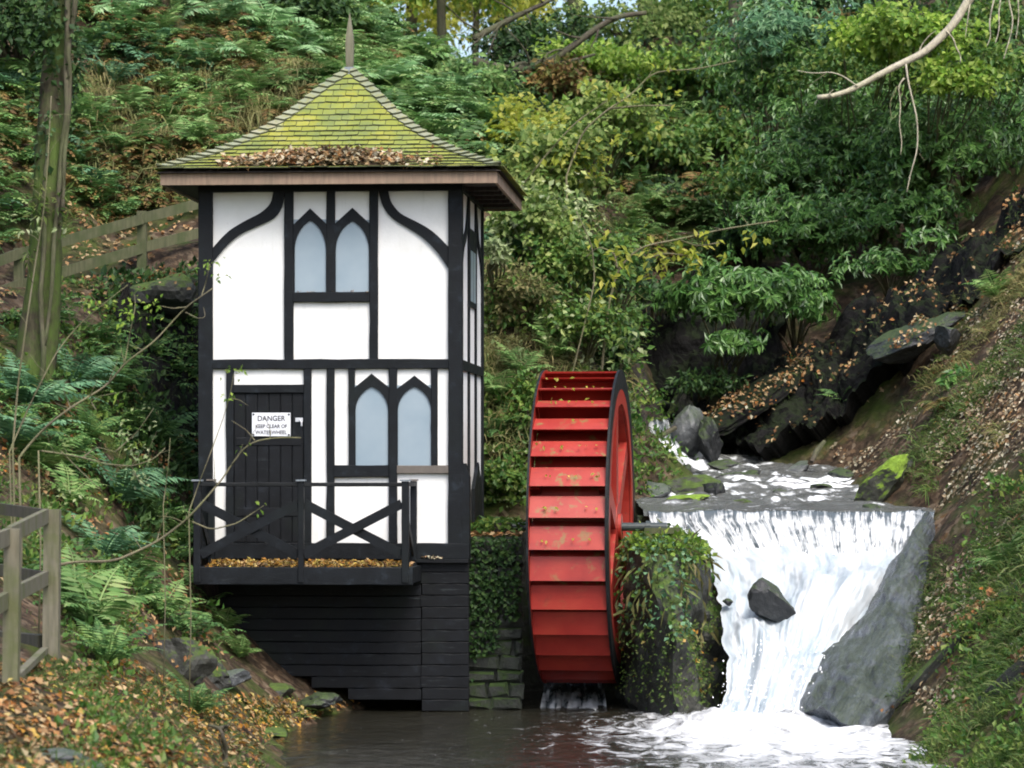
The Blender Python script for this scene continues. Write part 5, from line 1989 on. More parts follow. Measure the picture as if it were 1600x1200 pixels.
# woodland behind
WD = "woodland shrubs on the far slope"
for (u_, v_, Y_, ru_, rv_, n_, mt, lb) in [
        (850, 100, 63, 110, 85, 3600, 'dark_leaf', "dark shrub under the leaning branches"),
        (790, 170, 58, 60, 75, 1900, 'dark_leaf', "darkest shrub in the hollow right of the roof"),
        (1000, 55, 67, 110, 75, 2800, 'hazel', "yellow-olive shrub at the top of the far slope"),
        (950, 110, 61, 105, 60, 2600, 'lime', "green shrub with yellowing leaves in the far slope's centre"),
        (1085, 140, 61, 90, 90, 2800, 'mid_leaf', "fresh green shrub left of the evergreen whorls"),
        (1080, 40, 69, 90, 60, 2000, 'mid_leaf', "olive shrub beside the far tree trunk"),
        (880, 130, 58, 50, 40, 900, 'rust', "orange-brown shrub above the yellow hazel"),
        (1010, 235, 57, 80, 55, 1800, 'mid_leaf', "green shrub above the reddish bracken"),
        (1120, 230, 58, 80, 60, 1900, 'mid_leaf', "mid green shrub behind the brown bracken"),
        (1150, 20, 72, 110, 60, 2200, 'mid_leaf', "leafy shrub behind the far tree trunk's foot"),
        (1300, 20, 63, 130, 60, 2600, 'dark_leaf', "dark green mass at the top behind the lime sapling"),
        (1300, 50, 60, 50, 30, 500, 'rust', "small russet patch above the evergreen whorls"),
        (1550, 60, 58, 110, 70, 2200, 'mid_leaf', "green shrub behind the dangling roots"),
        (740, 130, 57, 60, 40, 1100, 'bracken', "bright feathery shrub right of the finial"),
        (650, 150, 60, 80, 24, 1200, 'bracken', "leafy shrub on the crest below the sunlit gap"),
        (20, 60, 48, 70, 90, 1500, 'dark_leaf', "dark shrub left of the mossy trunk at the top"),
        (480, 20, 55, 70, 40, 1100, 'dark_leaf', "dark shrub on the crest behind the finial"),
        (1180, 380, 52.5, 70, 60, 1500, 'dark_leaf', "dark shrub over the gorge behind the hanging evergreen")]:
    bush(u_, v_, Y_, ru_, rv_, n_, mt, lb, "shrub", name="shrub", L=.15, W=.6, group=WD, clumps=40, bark='bark', stem_r=.03)


# ------------------------------------------------------------------ trees
def limb(b_, p, d, L, r, depth=2, n=6, bend=.25, droop=0.0, tips=None):
    pts, rad = [Vector(p)], [r]
    d = Vector(d).normalized()
    for i in range(n):
        d = (d + Vector((random.uniform(-bend, bend), random.uniform(-bend, bend), random.uniform(-bend, bend) - droop)) * .5).normalized()
        pts.append(pts[-1] + d * (L / n))
        rad.append(r * (1 - .75 * (i + 1) / n))
    b_.tube(pts, rad, 6 if r > .02 else 4)
    if tips is not None:
        tips.append(pts[-1]); tips.append(pts[-2])
    if depth > 0:
        for i in range(2, n + 1):
            if random.random() < .8:
                dd = (d + Vector((random.uniform(-1, 1), random.uniform(-1, 1), random.uniform(-.4, .8)))).normalized()
                limb(b_, pts[i], dd, L * random.uniform(.35, .6), rad[i] * .7, depth - 1, max(3, n - 2), bend, droop, tips)


def tree(base, top, r0, r1, crown_c, crown_r, n_leaf, leaf, label, bark='bark', Lf=.14, group=None, nlimbs=7, lean=.25):
    base, top = np.array(base, float), np.array(top, float)
    root = empty("tree", base, label, "tree", group)
    m = 12
    pts = [(top - base) * (i / m) + np.array((lean * .4 * math.sin(i * .9 + base[0]), lean * .3 * math.sin(i * 1.3), 0)) * (i / m) for i in range(m + 1)]
    pts[0] = pts[0] - np.array((0, 0, .3))
    b_ = MB()
    b_.tube(pts, [r0 + (r1 - r0) * (i / m) ** .8 for i in range(m + 1)], 12, wob=.06)
    b_.build("trunk", M[bark], root, smooth=True, fixn=False)
    b_ = MB()
    tips = []
    for i in range(nlimbs):
        t = random.uniform(.45, 1)
        p = np.array(pts[int(t * m)])
        dd = (np.array(crown_c) - base + np.array(crown_r) * rng.normal(size=3) * .8) - p
        limb(b_, p, dd, np.linalg.norm(dd) * .8, r1 * .6, 2, 6, .5, 0, tips)
    b_.build("limb", M[bark], root, smooth=True, fixn=False)
    (V, Fs), _ = bush_faces(np.array(crown_c) - base, crown_r, n_leaf, Lf, .65, 'soft', 60, .26)
    np_mesh("crown", V, Fs, M[leaf], root)
    return root


def gpt(u, Y):
    x = (u - U0) * Y / F
    return np.array((x, Y, float(H(x, Y))))


TB = "trees standing on the crest of the glen"
for (u_, Y_, r_, hh, lf, nl, cr, dz, lb) in [
        (1152, 63, .17, 12, 'mid_leaf', 2600, (3, 3, 2.6), 9.5, "slim grey tree with its trunk rising above the far shrubs"),
        (693, 76, .13, 13, 'lime', 1700, (2.4, 2.0, 1.1), -14, "thin tree dark against the bright gap above the roof"),
        (742, 79, .10, 14, 'yellow', 1500, (2.2, 2.0, 1.2), -4, "thinner second tree standing in the sunlit gap above the roof"),
        (640, 84, .2, 14, 'yellow', 1900, (1.9, 2.0, 1.8), 40, "sunlit yellow-green tree behind the finial's slope"),
        (780, 86, .2, 15, 'yellow', 1900, (2.0, 2.0, 1.8), 30, "golden tree beyond the crest right of the bright gap"),
        (900, 84, .24, 15, 'mid_leaf', 3400, (3.6, 3, 3.6), 7.8, "green tree beyond the crest above the leaning branches"),
        (560, 80, .22, 14, 'dark_leaf', 2600, (3.0, 3, 3.0), 8.4, "dark tree beyond the crest to the left of the bright gap"),
        (1010, 86, .26, 16, 'mid_leaf', 3400, (4, 3, 4), 8.4, "tall olive tree beyond the yellow-olive shrub"),
        (1290, 78, .25, 15, 'mid_leaf', 3400, (4, 3, 3.6), 8.8, "tall tree beyond the evergreen whorls"),
        (1500, 70, .25, 14, 'mid_leaf', 3000, (4, 3, 3.0), 8.4, "tall tree at the far edge beyond the lime sapling")]:
    g_ = gpt(u_, Y_)
    tree(g_, g_ + np.array((random.uniform(-.4, .4), 0, hh)), r_, r_ * .5, (P(u_, dz, Y_) if abs(dz) > 25 or dz < 0 else g_ + np.array((0, 0, dz))), cr, nl, lf, lb, group=TB, Lf=.2)

# the mossy tree on the near left slope
base_t = hit(48, 590)
Yt = base_t[1]
tr = empty("mossy_tree", base_t, "moss-covered tree trunk with climbing ivy stems on the slope above the rail fence", "tree")
cl = [(40, 660, 42), (50, 590, 33), (62, 500, 27), (72, 400, 24), (77, 300, 23), (81, 200, 23), (87, 100, 22), (93, 0, 21), (98, -110, 20), (104, -230, 18), (112, -380, 15)]
b = MB()
pts = [P(u_, v_, Yt) - base_t for u_, v_, w_ in cl]
fine = smooth_line([(p[0], p[2]) for p in pts], 40)
rr = np.interp(np.linspace(0, 1, 40), np.linspace(0, 1, len(cl)), [w_ * Yt / F for _, _, w_ in cl])
b.tube([(p[0], .08 * math.sin(i * .35), p[1]) for i, p in enumerate(fine)], list(rr), 18, wob=.08)
b.build("trunk", M['bark_moss'], tr, smooth=True, fixn=False)
for k, path in enumerate([[(110, -60), (104, 20), (107, 60), (100, 110), (108, 160), (96, 230), (92, 300), (84, 370), (82, 450), (70, 540)], [(121, -60), (118, 10), (112, 40), (105, 75), (110, 120), (107, 180), (100, 250), (98, 330)], [(60, 620), (70, 560), (62, 470), (70, 380), (67, 300), (76, 240), (72, 180)]]):
    b = MB()
    pl = smooth_line(path, 30)
    b.tube([P(u_, v_, Yt - .26 + .03 * math.sin(i)) - base_t for i, (u_, v_) in enumerate(pl)], [.035 - .012 * (i / 30) for i in range(30)], 7, wob=.15)
    b.build("ivy_stem", M['ivy_stem'], tr, smooth=True, fixn=False)
(V, Fs), _ = bush_faces(P(90, 150, Yt - .1) - base_t, (.34, .3, 2.6), 900, .09, .8, 'soft', 50, .2)
np_mesh("ivy", V, Fs, M['dark_leaf'], tr)
(V, Fs), _ = bush_faces(P(75, 360, Yt - .2) - base_t, (.3, .2, .9), 220, .12, .25, 'soft', 16, .25)
tag(np_mesh("moss_tufts", V, Fs, M['grass'], tr), kind="stuff")
b = MB()
tips = []
for i in range(7):
    limb(b, pts[-1 - i % 3], (random.uniform(-1, 1), random.uniform(-.6, 1), .5), 3.0, .10, 2, 6, .5, 0, tips)
b.build("limb", M['bark_moss'], tr, smooth=True, fixn=False)
(V, Fs), _ = bush_faces(np.array(pts[-1]) + np.array((0, .8, 1.6)), (3.0, 2.6, 1.3), 2600, .14, .6, 'soft', 50, .26)
np_mesh("crown", V, Fs, M['mid_leaf'], tr)

# leaning dark boughs in the far wood
for path, r_, lb in [([(1010, 20), (960, 25), (930, 45), (885, 80), (845, 105), (790, 112), (740, 95)], .10, "dark leaning bough crossing the far wood right of the bright gap"),
                     ([(930, 85), (880, 98), (830, 96), (790, 106), (760, 125)], .06, "thin dark bough below the leaning one in the far wood"),
                     ([(870, -5), (830, 15), (790, 34), (740, 60)], .07, "dark bough at the top edge right of the bright gap")]:
    pl = smooth_line(path, 20)
    b0 = P(pl[-1][0], pl[-1][1], 58.5)
    b = MB()
    b.tube([P(u_, v_, 58.5 - .02 * i) - b0 for i, (u_, v_) in enumerate(pl)], [r_ * (.45 + .55 * i / 19) for i in range(20)], 8, wob=.1)
    for i in range(3, 18, 2):
        p = P(pl[i][0], pl[i][1], 58.5 - .02 * i) - b0
        limb(b, p, (random.uniform(-.6, .2), -.3, random.uniform(-1, .6)), random.uniform(.5, 1.2), r_ * .3, 1, 5, .5, .1)
    o = b.build("bough", M['bark'], None, smooth=True, fixn=False)
    o.location = b0
    tag(o, lb, "bough")

# the pale bare branch reaching in from a tree outside the picture
Yb = 29.0
rb = np.array((8.2, 29.6, float(H(8.2, 29.6))))
bt = empty("overhanging_tree", rb, "pale bare branch with drooping twigs reaching in over the evergreen bushes", "tree")
b = MB()
b.tube([(0, 0, -.4), (.05, 0, 2), (-.1, .1, 4), (-.3, 0, 6), (-.5, .1, 8), (-.3, .2, 10)], [.3, .25, .22, .18, .14, .08], 14, wob=.05)
b.build("trunk", M['bark'], bt, smooth=True, fixn=False)
main = smooth_line([(1700, -190), (1600, -100), (1540, -35), (1513, 0), (1490, 40), (1466, 62), (1442, 85), (1415, 96), (1382, 112), (1342, 135), (1305, 151), (1277, 152)], 46)
b = MB()
mp_ = [P(u_, v_, Yb) - rb for u_, v_ in main]
b.tube([(-.38, .1, 7.0)] + mp_, [.10] + list(np.interp(np.linspace(0, 1, 46), [0, .35, .7, 1], [.075, .046, .034, .022])), 9, wob=.08)
b.build("branch", M['pale_branch'], bt, smooth=True, fixn=False)
for path, r_ in [([(1415, 96), (1417, 120), (1424, 150), (1434, 185), (1434, 240), (1424, 262), (1417, 300)], .010), ([(1413, 122), (1402, 132), (1408, 165), (1404, 195), (1410, 220), (1407, 242)], .008), ([(1478, 48), (1490, 60), (1494, 75), (1502, 88), (1500, 100)], .009),
                 ([(1432, 92), (1440, 70), (1452, 55), (1462, 48)], .007), ([(1402, 135), (1390, 160), (1393, 190), (1400, 180)], .006), ([(1560, -30), (1548, 20), (1545, 45), (1550, 55), (1542, 72)], .010), ([(1568, -30), (1560, 20), (1562, 45), (1555, 68)], .010),
                 ([(1575, -30), (1576, 5), (1584, 30), (1578, 60), (1568, 92)], .010), ([(1590, -20), (1592, 30), (1587, 62)], .008), ([(1518, -10), (1512, 30), (1508, 60)], .008), ([(1300, 151), (1296, 146), (1302, 140)], .008), ([(1436, 240), (1444, 250)], .006),
                 ([(1340, 135), (1320, 120), (1300, 112), (1270, 115), (1245, 110)], .007), ([(1290, 115), (1272, 128), (1262, 135)], .005)]:
    pl = smooth_line(path, 18)
    b = MB()
    b.tube([P(u_, v_, Yb - .03 + random.uniform(-.02, .02)) - rb for u_, v_ in pl], [r_ * (1 - .55 * i / 17) for i in range(18)], 6)
    b.build("twig", M['pale_branch'] if r_ >= .007 else M['twig'], bt, smooth=True, fixn=False)


# ------------------------------------------------------------------ saplings in front of the house
def sapling(paths, Y, label, leaves=(), leaf='mid_leaf', Lf=.07, bark='twig', cat="sapling"):
    base = hit(paths[0][0][0][0], paths[0][0][0][1]) if Y is None else P(*paths[0][0][0], Y)
    base = np.array(base)
    base[2] = min(base[2], float(H(base[0], base[1])))
    root = empty("sapling", base, label, cat)
    for path, r_ in paths:
        pl = smooth_line(path, max(8, 5 * len(path)))
        n = len(pl)
        b_ = MB()
        pts_ = [P(u_, v_, Y + .05 * math.sin(i * .4)) - base for i, (u_, v_) in enumerate(pl)]
        if path is paths[0][0] and pts_[0][2] > .05:
            pts_ = [np.array((0, 0, -.05)), pts_[0] * .5 + np.array((.02, 0, 0))] + pts_
        n2 = len(pts_)
        b_.tube(pts_, [r_ * (1 - .6 * i / n2) for i in range(n2)], 6, wob=.1)
        for i in range(4, n - 2, 4):
            if r_ > .008 and random.random() < .75:
                p = P(pl[i][0], pl[i][1], Y) - base
                limb(b_, p, (random.uniform(-.7, .9), random.uniform(-.4, .4), random.uniform(.2, 1)), random.uniform(.10, .3), r_ * .35, 0, 4, .6)
        b_.build("stem", M[bark], root, smooth=True, fixn=False)
    if leaves:
        parts = []
        for (u_, v_, n_, s_) in leaves:
            c = P(u_, v_, Y) - base
            pos = c + rng.normal(size=(n_, 3)) * np.array((s_, s_ * .6, s_ * .7)) * Y / F
            dd = rng.normal(size=(n_, 3)) + np.array((0, 0, -.3))
            parts.append(leaf_faces(pos, dd, np.array((0, -.4, .8)) + rng.normal(size=(n_, 3)) * .4, Lf * rng.uniform(.7, 1.2, n_), Lf * .5))
        V, Fs = join(parts)
        np_mesh("leaves", V, Fs, M[leaf], root)
    return root


sapling([([(70, 888), (110, 878), (180, 877), (245, 847), (292, 812), (345, 752), (378, 702), (398, 688), (440, 683), (470, 684)], .014),
         ([(398, 688), (385, 672), (362, 657)], .006), ([(245, 847), (250, 825), (262, 800)], .006), ([(292, 812), (290, 800), (286, 790)], .005), ([(300, 815), (330, 828), (370, 818), (402, 797), (412, 790)], .008)], 27.0,
        "long bare sapling stem arching from the fence towards the danger sign", [(368, 582, 6, 12), (408, 792, 5, 8), (378, 700, 4, 8)], 'lime', .05)
sapling([([(30, 715), (45, 695), (70, 668), (110, 637), (168, 602), (196, 566), (240, 535), (290, 480), (333, 450)], .013), ([(290, 480), (270, 482), (250, 478)], .006), ([(315, 462), (322, 440), (328, 412)], .006), ([(290, 488), (310, 498), (321, 496), (318, 480)], .005), ([(110, 637), (103, 620), (98, 604)], .006)], 27.6,
        "slanting bare sapling crossing the corner post at the upper storey", [(335, 412, 9, 9), (345, 435, 5, 8), (308, 420, 6, 8), (185, 612, 4, 8)], 'lime', .06)
sapling([([(20, 700), (28, 600), (42, 500), (57, 400), (70, 320), (76, 230), (80, 150)], .011)], 28.2, "straight upright bare stem in front of the mossy trunk", [(45, 350, 7, 12), (60, 355, 5, 10), (92, 358, 6, 10)], 'pale_leaf', .07)
sapling([([(15, 705), (50, 625), (88, 550), (120, 510), (165, 472), (200, 445)], .009), ([(195, 565), (205, 510), (212, 478), (210, 460)], .007)], 27.9, "thin sapling with a few bright pinnate leaves below the upper path", [(155, 480, 10, 13), (188, 475, 12, 14), (205, 488, 12, 14), (232, 470, 12, 12), (240, 490, 6, 10), (185, 500, 7, 10)], 'lime', .06)
sapling([([(60, 704), (90, 708), (130, 715), (165, 725), (205, 729), (240, 718), (258, 700)], .009), ([(130, 715), (150, 698), (180, 706)], .006), ([(95, 705), (130, 740), (160, 768)], .006), ([(180, 706), (215, 675), (240, 638)], .006), ([(205, 729), (222, 760), (234, 745)], .005)], 27.4,
        "bare sapling with pale whitish leaves left of the balcony", [(200, 682, 10, 9), (208, 698, 10, 12), (222, 712, 12, 12), (205, 745, 12, 12), (220, 745, 8, 10), (195, 655, 5, 8), (232, 637, 3, 6), (245, 662, 3, 6), (110, 775, 8, 16), (80, 770, 8, 16)], 'pale_leaf', .055)
sapling([([(295, 800), (312, 752), (332, 700), (350, 650), (360, 615), (365, 585)], .007), ([(360, 622), (375, 625), (388, 634)], .004)], 28.6, "thin stem rising in front of the house's door frame", [(364, 580, 9, 8), (362, 622, 6, 8), (352, 622, 3, 6)], 'lime', .05)
sapling([([(255, 790), (262, 735), (265, 700), (266, 684)], .006), ([(150, 640), (140, 625), (160, 618), (192, 612)], .005)], 29, "short thin stem in the dark hollow beside the house", [])
sapling([([(130, 1200), (180, 1185), (182, 1150), (178, 1120), (170, 1095)], .012), ([(182, 1150), (215, 1120), (245, 1075)], .008)], 22.0, "brambly stem among the grass at the bottom of the picture", [(150, 1120, 26, 26), (180, 1105, 22, 24), (120, 1140, 20, 22), (205, 1160, 18, 20), (160, 1165, 22, 22)], 'mid_leaf', .055, cat="bramble")
sapling([([(352, 1200), (352, 1165), (345, 1138), (325, 1133)], .03), ([(345, 1138), (356, 1134)], .025)], 26.5, "short broken stump of a branch standing on the near bank", [], bark='bark', cat="branch stub")
# hazel boughs with yellow leaves over the gorge
sapling([([(935, 640), (942, 560), (950, 480), (965, 420), (1000, 385), (1060, 374), (1120, 360), (1180, 350), (1215, 345)], .021), ([(965, 420), (960, 395), (935, 385), (915, 402)], .015), ([(1000, 385), (1010, 405), (1040, 395), (1080, 400)], .013), ([(1060, 374), (1090, 385), (1130, 378)], .012)], 43.0,
        "arching hazel bough strung with yellow leaves across the gorge", [(930, 362, 8, 14), (955, 400, 12, 16), (985, 405, 12, 16), (1015, 378, 10, 14), (1022, 430, 14, 12), (1035, 405, 12, 14), (1060, 390, 14, 14), (1085, 398, 14, 12), (1105, 375, 10, 12), (1132, 402, 5, 6), (1165, 375, 6, 10), (1190, 370, 5, 8), (1082, 422, 5, 6), (945, 450, 12, 14), (935, 480, 6, 10)], 'yellow', .14)
sapling([([(880, 640), (900, 560), (915, 500), (930, 440), (925, 380), (900, 330)], .016)], 42.7, "grey hazel stem rising behind the wheel's top", [(880, 350, 10, 20), (905, 330, 10, 18), (990, 520, 8, 14), (965, 530, 8, 10), (975, 560, 8, 12), (900, 520, 6, 16)], 'hazel', .13)
sapling([([(885, 275), (910, 205), (950, 170), (985, 150), (1020, 112), (1090, 108), (1150, 95)], .018), ([(950, 170), (1000, 165), (1050, 165)], .018), ([(820, 285), (855, 240), (900, 190), (960, 150)], .015)], 45.5, "leaning hazel bough with scattered lime leaves above the gorge", [(920, 135, 8, 12), (955, 140, 8, 10), (1040, 100, 4, 8), (1000, 150, 8, 14), (1045, 150, 7, 10), (970, 150, 6, 12), (1015, 205, 7, 12), (975, 215, 7, 12), (890, 230, 10, 14), (885, 245, 10, 10)], 'yellow', .15)

# ------------------------------------------------------------------ fences
def fence(name, base, label, posts, rails, mat='fence', group=None):
    root = empty(name, base, label, "fence", group)
    for (p, q_, w_) in posts:
        b_ = MB()
        b_.beam(np.array(p) - base, np.array(q_) - base, w_, w_, up=(0, 1, 0))
        b_.build("post", M[mat], root)
    for (p, q_, w_, h_, mt) in rails:
        b_ = MB()
        b_.beam(np.array(p) - base, np.array(q_) - base, w_, h_)
        b_.build("rail", M[mt], root)
    return root


p1t, p1b = P(20, 826, 22.3), P(17, 1085, 22.3)
p2t, p2b = P(82, 796, 26.5), P(80, 1030, 26.5)
fb = hit(81, 1018)
p1b[2] = min(p1b[2], float(H(p1b[0], p1b[1])) - .1)
p2b[2] = min(p2b[2], float(H(p2b[0], p2b[1])) - .1)
fence("rail_fence", p2b, "weathered wooden rail fence with a square corner post beside the leafy path",
      [(p1b, p1t, .112), (p2b, p2t, .135), (P(-95, 1160, 18.6), P(-90, 862, 18.6), .11), (P(-120, 1000, 27.8), P(-118, 785, 27.8), .12)],
      [(P(72, 806, 26.42), P(14, 836, 22.37), .045, .12, 'fence'), (P(14, 838, 22.36), P(-110, 885, 18.4), .045, .12, 'fence'), (P(72, 903, 26.42), P(12, 934, 22.37), .045, .12, 'fence'), (P(12, 936, 22.36), P(-110, 1010, 18.4), .045, .12, 'fence'),
       (P(66, 804, 26.6), P(-125, 778, 27.8), .045, .10, 'fence_dark'), (P(66, 902, 26.6), P(-125, 868, 27.8), .045, .10, 'fence_dark'), (P(66, 1004, 26.55), P(-125, 985, 27.7), .10, .13, 'fence_dark'), (P(70, 1016, 26.4), P(15, 1068, 22.9), .06, .05, 'fence')])
Yf = 42.6
ps = []
for (u_, vt) in ((30, 388), (222, 330), (330, 300), (-150, 440)):
    Yq = {30: 41.8, 222: 42.8, 330: 43.4, -150: 40.6}[u_]
    t_ = P(u_, vt, Yq)
    g_ = t_.copy()
    g_[2] = min(float(H(g_[0], g_[1])), t_[2] - .8) - .1
    ps.append((g_, t_, .13))
fence("rail_fence", ps[0][0], "mossy wooden fence climbing along the upper path behind the house", ps,
      [(P(-150, 462, 40.5), P(30, 396, 41.7), .05, .14, 'rail_moss'), (P(28, 397, 41.72), P(222, 342, 42.7), .05, .14, 'rail_moss'), (P(222, 341, 42.72), P(335, 312, 43.3), .05, .14, 'rail_moss'),
       (P(-150, 510, 40.55), P(30, 445, 41.75), .05, .14, 'rail_moss'), (P(28, 446, 41.76), P(222, 388, 42.75), .05, .14, 'rail_moss'), (P(222, 387, 42.76), P(335, 358, 43.3), .05, .14, 'rail_moss')], 'rail_moss')

# ------------------------------------------------------------------ ground cover
def litter(name, label_kind, polys, mat, L=(.05, .09), lift=.015, keep=None):
    parts = []
    for poly, n in polys:
        p = spots(poly, n)
        if keep:
            p = patchy(p, *keep)
        if len(p) == 0:
            continue
        nr = ground_normal(p)
        m = len(p)
        d = norm(np.cross(nr, randdir(m)) + nr * rng.uniform(-.15, .45, (m, 1)))
        up = norm(nr + rng.normal(size=(m, 3)) * .35)
        ll = rng.uniform(L[0], L[1], m)
        parts.append(leaf_faces(p + nr * lift + nr * rng.uniform(0, .03, (m, 1)), d, up, ll, ll * rng.uniform(.5, .9, m), .12, .1))
    V, Fs = join(parts)
    return tag(np_mesh(name, V, Fs, M[mat]), kind="stuff")


RB = [(1290, 700), (1500, 480), (1700, 280), (1760, 900), (1640, 1000), (1480, 1160), (1418, 1085), (1436, 950), (1462, 872), (1468, 812), (1330, 740)]
litter("fallen_leaves", 0, [(RB, 12500)], 'litter_grey', (.04, .085), keep=(.8, -.12, 20))
litter("fallen_leaves", 0, [(RB, 1500)], 'litter', (.05, .085), keep=(.9, .1, 21))
litter("fallen_leaves", 0, [([(1090, 690), (1280, 540), (1500, 390), (1700, 280), (1700, 330), (1500, 470), (1330, 600), (1200, 715)], 2200)], 'litter', (.05, .09), keep=(.8, -.05, 22))
LB = [(-100, 1040), (200, 1040), (330, 1095), (430, 1095), (560, 1108), (420, 1150), (400, 1230), (-100, 1230)]
litter("fallen_leaves", 0, [(LB, 2500)], 'litter', (.045, .085))
litter("fallen_leaves", 0, [(LB, 600), ([(250, 1090), (540, 1100), (420, 1160), (330, 1180)], 500)], 'litter_gold', (.05, .08))
LS = [(-100, 330), (330, 300), (320, 900), (330, 1060), (90, 1000), (-100, 900)]
litter("fallen_leaves", 0, [(LS, 4200)], 'litter', (.06, .10), keep=(.7, -.1, 23))
litter("fallen_leaves", 0, [([(100, 0), (560, -20), (420, 220), (120, 320)], 2200), ([(960, 240), (1150, 240), (1100, 420), (980, 420)], 1400)], 'rust', (.08, .13), keep=(.6, .0, 24))


def on_surface(name, objs, n, L, W, mat, upmin=.35, thr=None, grass=False, down=0.0):
    """leaves lying on (or blades growing from) the upward faces of stones"""
    P_, N_ = [], []
    for o in objs:
        me_ = o.data
        m4 = np.array(Matrix.LocRotScale(o.location, o.rotation_euler, o.scale))
        for pg in me_.polygons:
            nn = m4[:3, :3] @ np.array(pg.normal[:])
            if nn[2] > upmin:
                P_.append(m4[:3, :3] @ np.array(pg.center[:]) + m4[:3, 3])
                N_.append(nn)
    P_, N_ = np.array(P_), np.array(N_)
    i = rng.integers(0, len(P_), n)
    p, nr = P_[i] + rng.normal(size=(n, 3)) * .04, N_[i]
    if thr is not None:
        k_ = fbm(p * 1.8, 3, 91) > thr
        p, nr = p[k_], nr[k_]
    m = len(p)
    if grass:
        V_, F_ = blade_faces(p, nr * .5 + np.array((0, -.1, .5)) + rng.normal(size=(m, 3)) * .5, rng.normal(size=(m, 3)), L * rng.uniform(.6, 1.2, m), W, .5)
    else:
        d = norm(np.cross(nr, randdir(m)) + nr * rng.uniform(-.1, .5, (m, 1)))
        ll = L * rng.uniform(.6, 1.2, m)
        V_, F_ = leaf_faces(p + nr * .03, d, nr + rng.normal(size=(m, 3)) * .4, ll, ll * W, .12, .1)
    return tag(np_mesh(name, V_, F_, M[mat]), kind="stuff")


ledges = [o for o in bpy.data.objects if o.name.startswith("rock_ledge")]
on_surface("fallen_leaves", ledges, 2600, .075, .7, 'litter', .3, -.05)
on_surface("fallen_leaves", ledges, 900, .07, .7, 'litter_grey', .3, .05)
on_surface("grass", ledges, 1500, .16, .012, 'grass', .35, .1, True)
stones = [o for o in bpy.data.objects if o.name.startswith("rock") and o.name.split('.')[0] == "rock" and o.location.z > .6 and o.location.x < 0]
on_surface("fallen_leaves", stones, 260, .07, .7, 'litter', .3)
on_surface("grass", stones, 420, .13, .011, 'grass', .3, 0, True)
on_surface("moss", [pier], 1500, .04, .7, 'grass', .0, -.1)
cliffs = [o for o in bpy.data.objects if o.name.startswith('cliff')]
on_surface("fallen_leaves", cliffs, 1500, .08, .7, 'litter', .45, .0)
on_surface("grass", cliffs, 900, .18, .012, 'grass', .4, .1, True)
on_surface("grass", [pier], 700, .18, .013, 'grass', .5, .0, True)


def tufts(name, polys, mat, blades=9, L=(.18, .42), W=.05, droop=.5, keep=None, spread=.09, lean=.6):
    parts = []
    for poly, n in polys:
        p = spots(poly, n)
        if keep:
            p = patchy(p, *keep)
        m = len(p)
        if m == 0:
            continue
        nr = ground_normal(p)
        pos = np.repeat(p, blades, 0) + rng.normal(size=(m * blades, 3)) * np.array((spread, spread, .02))
        d = norm(np.repeat(nr, blades, 0) * .6 + np.array((0, 0, .5)) + rng.normal(size=(m * blades, 3)) * lean)
        ll = rng.uniform(L[0], L[1], m * blades) * np.repeat(rng.uniform(.6, 1.2, m), blades)
        if W < .1:
            parts.append(blade_faces(pos, d, np.repeat(nr, blades, 0) + rng.normal(size=(m * blades, 3)) * .5, ll, ll * W * 2, droop))
        else:
            parts.append(leaf_faces(pos, d, np.repeat(nr, blades, 0) + rng.normal(size=(m * blades, 3)) * .5, ll, ll * W * 2, .08, .12, .45))
    V, Fs = join(parts)
    return tag(np_mesh(name, V, Fs, M[mat]), kind="stuff")


# grass on the right bank, in patches
tufts("grass", [([(1380, 700), (1560, 430), (1720, 300), (1760, 900), (1640, 1240), (1430, 1240), (1470, 1150), (1600, 960), (1480, 820)], 3200)], 'grass', 16, (.10, .24), .03, .55, keep=(.55, .10, 31))
tufts("grass", [([(1500, 880), (1720, 740), (1720, 1240), (1420, 1240), (1500, 1090)], 1700)], 'grass', 16, (.12, .28), .03, .55, keep=(.6, .05, 33))
tufts("grass", [([(1400, 560), (1560, 420), (1720, 300), (1720, 560), (1560, 700)], 1300)], 'grass_dry', 14, (.14, .34), .022, .7, keep=(.7, 0, 35))
# weeds and low leaves
tufts("undergrowth", [([(1480, 780), (1720, 700), (1720, 1240), (1430, 1240), (1500, 1060)], 1500)], 'mid_leaf', 7, (.05, .11), .32, .2, keep=(.8, -.05, 37), spread=.12, lean=1.0)
tufts("grass", [(LB, 420), ([(100, 1060), (240, 1080), (300, 1200), (120, 1230), (90, 1110)], 260), ([(60, 1010), (140, 1020), (150, 1075), (50, 1100)], 120)], 'grass', 12, (.08, .22), .024, .5, keep=(.9, -.05, 39))
tufts("undergrowth", [([(60, 880), (220, 880), (190, 1060), (110, 1070)], 260), ([(90, 1080), (250, 1090), (290, 1220), (100, 1220)], 130)], 'mid_leaf', 7, (.05, .10), .32, .2, spread=.12, lean=1.0)
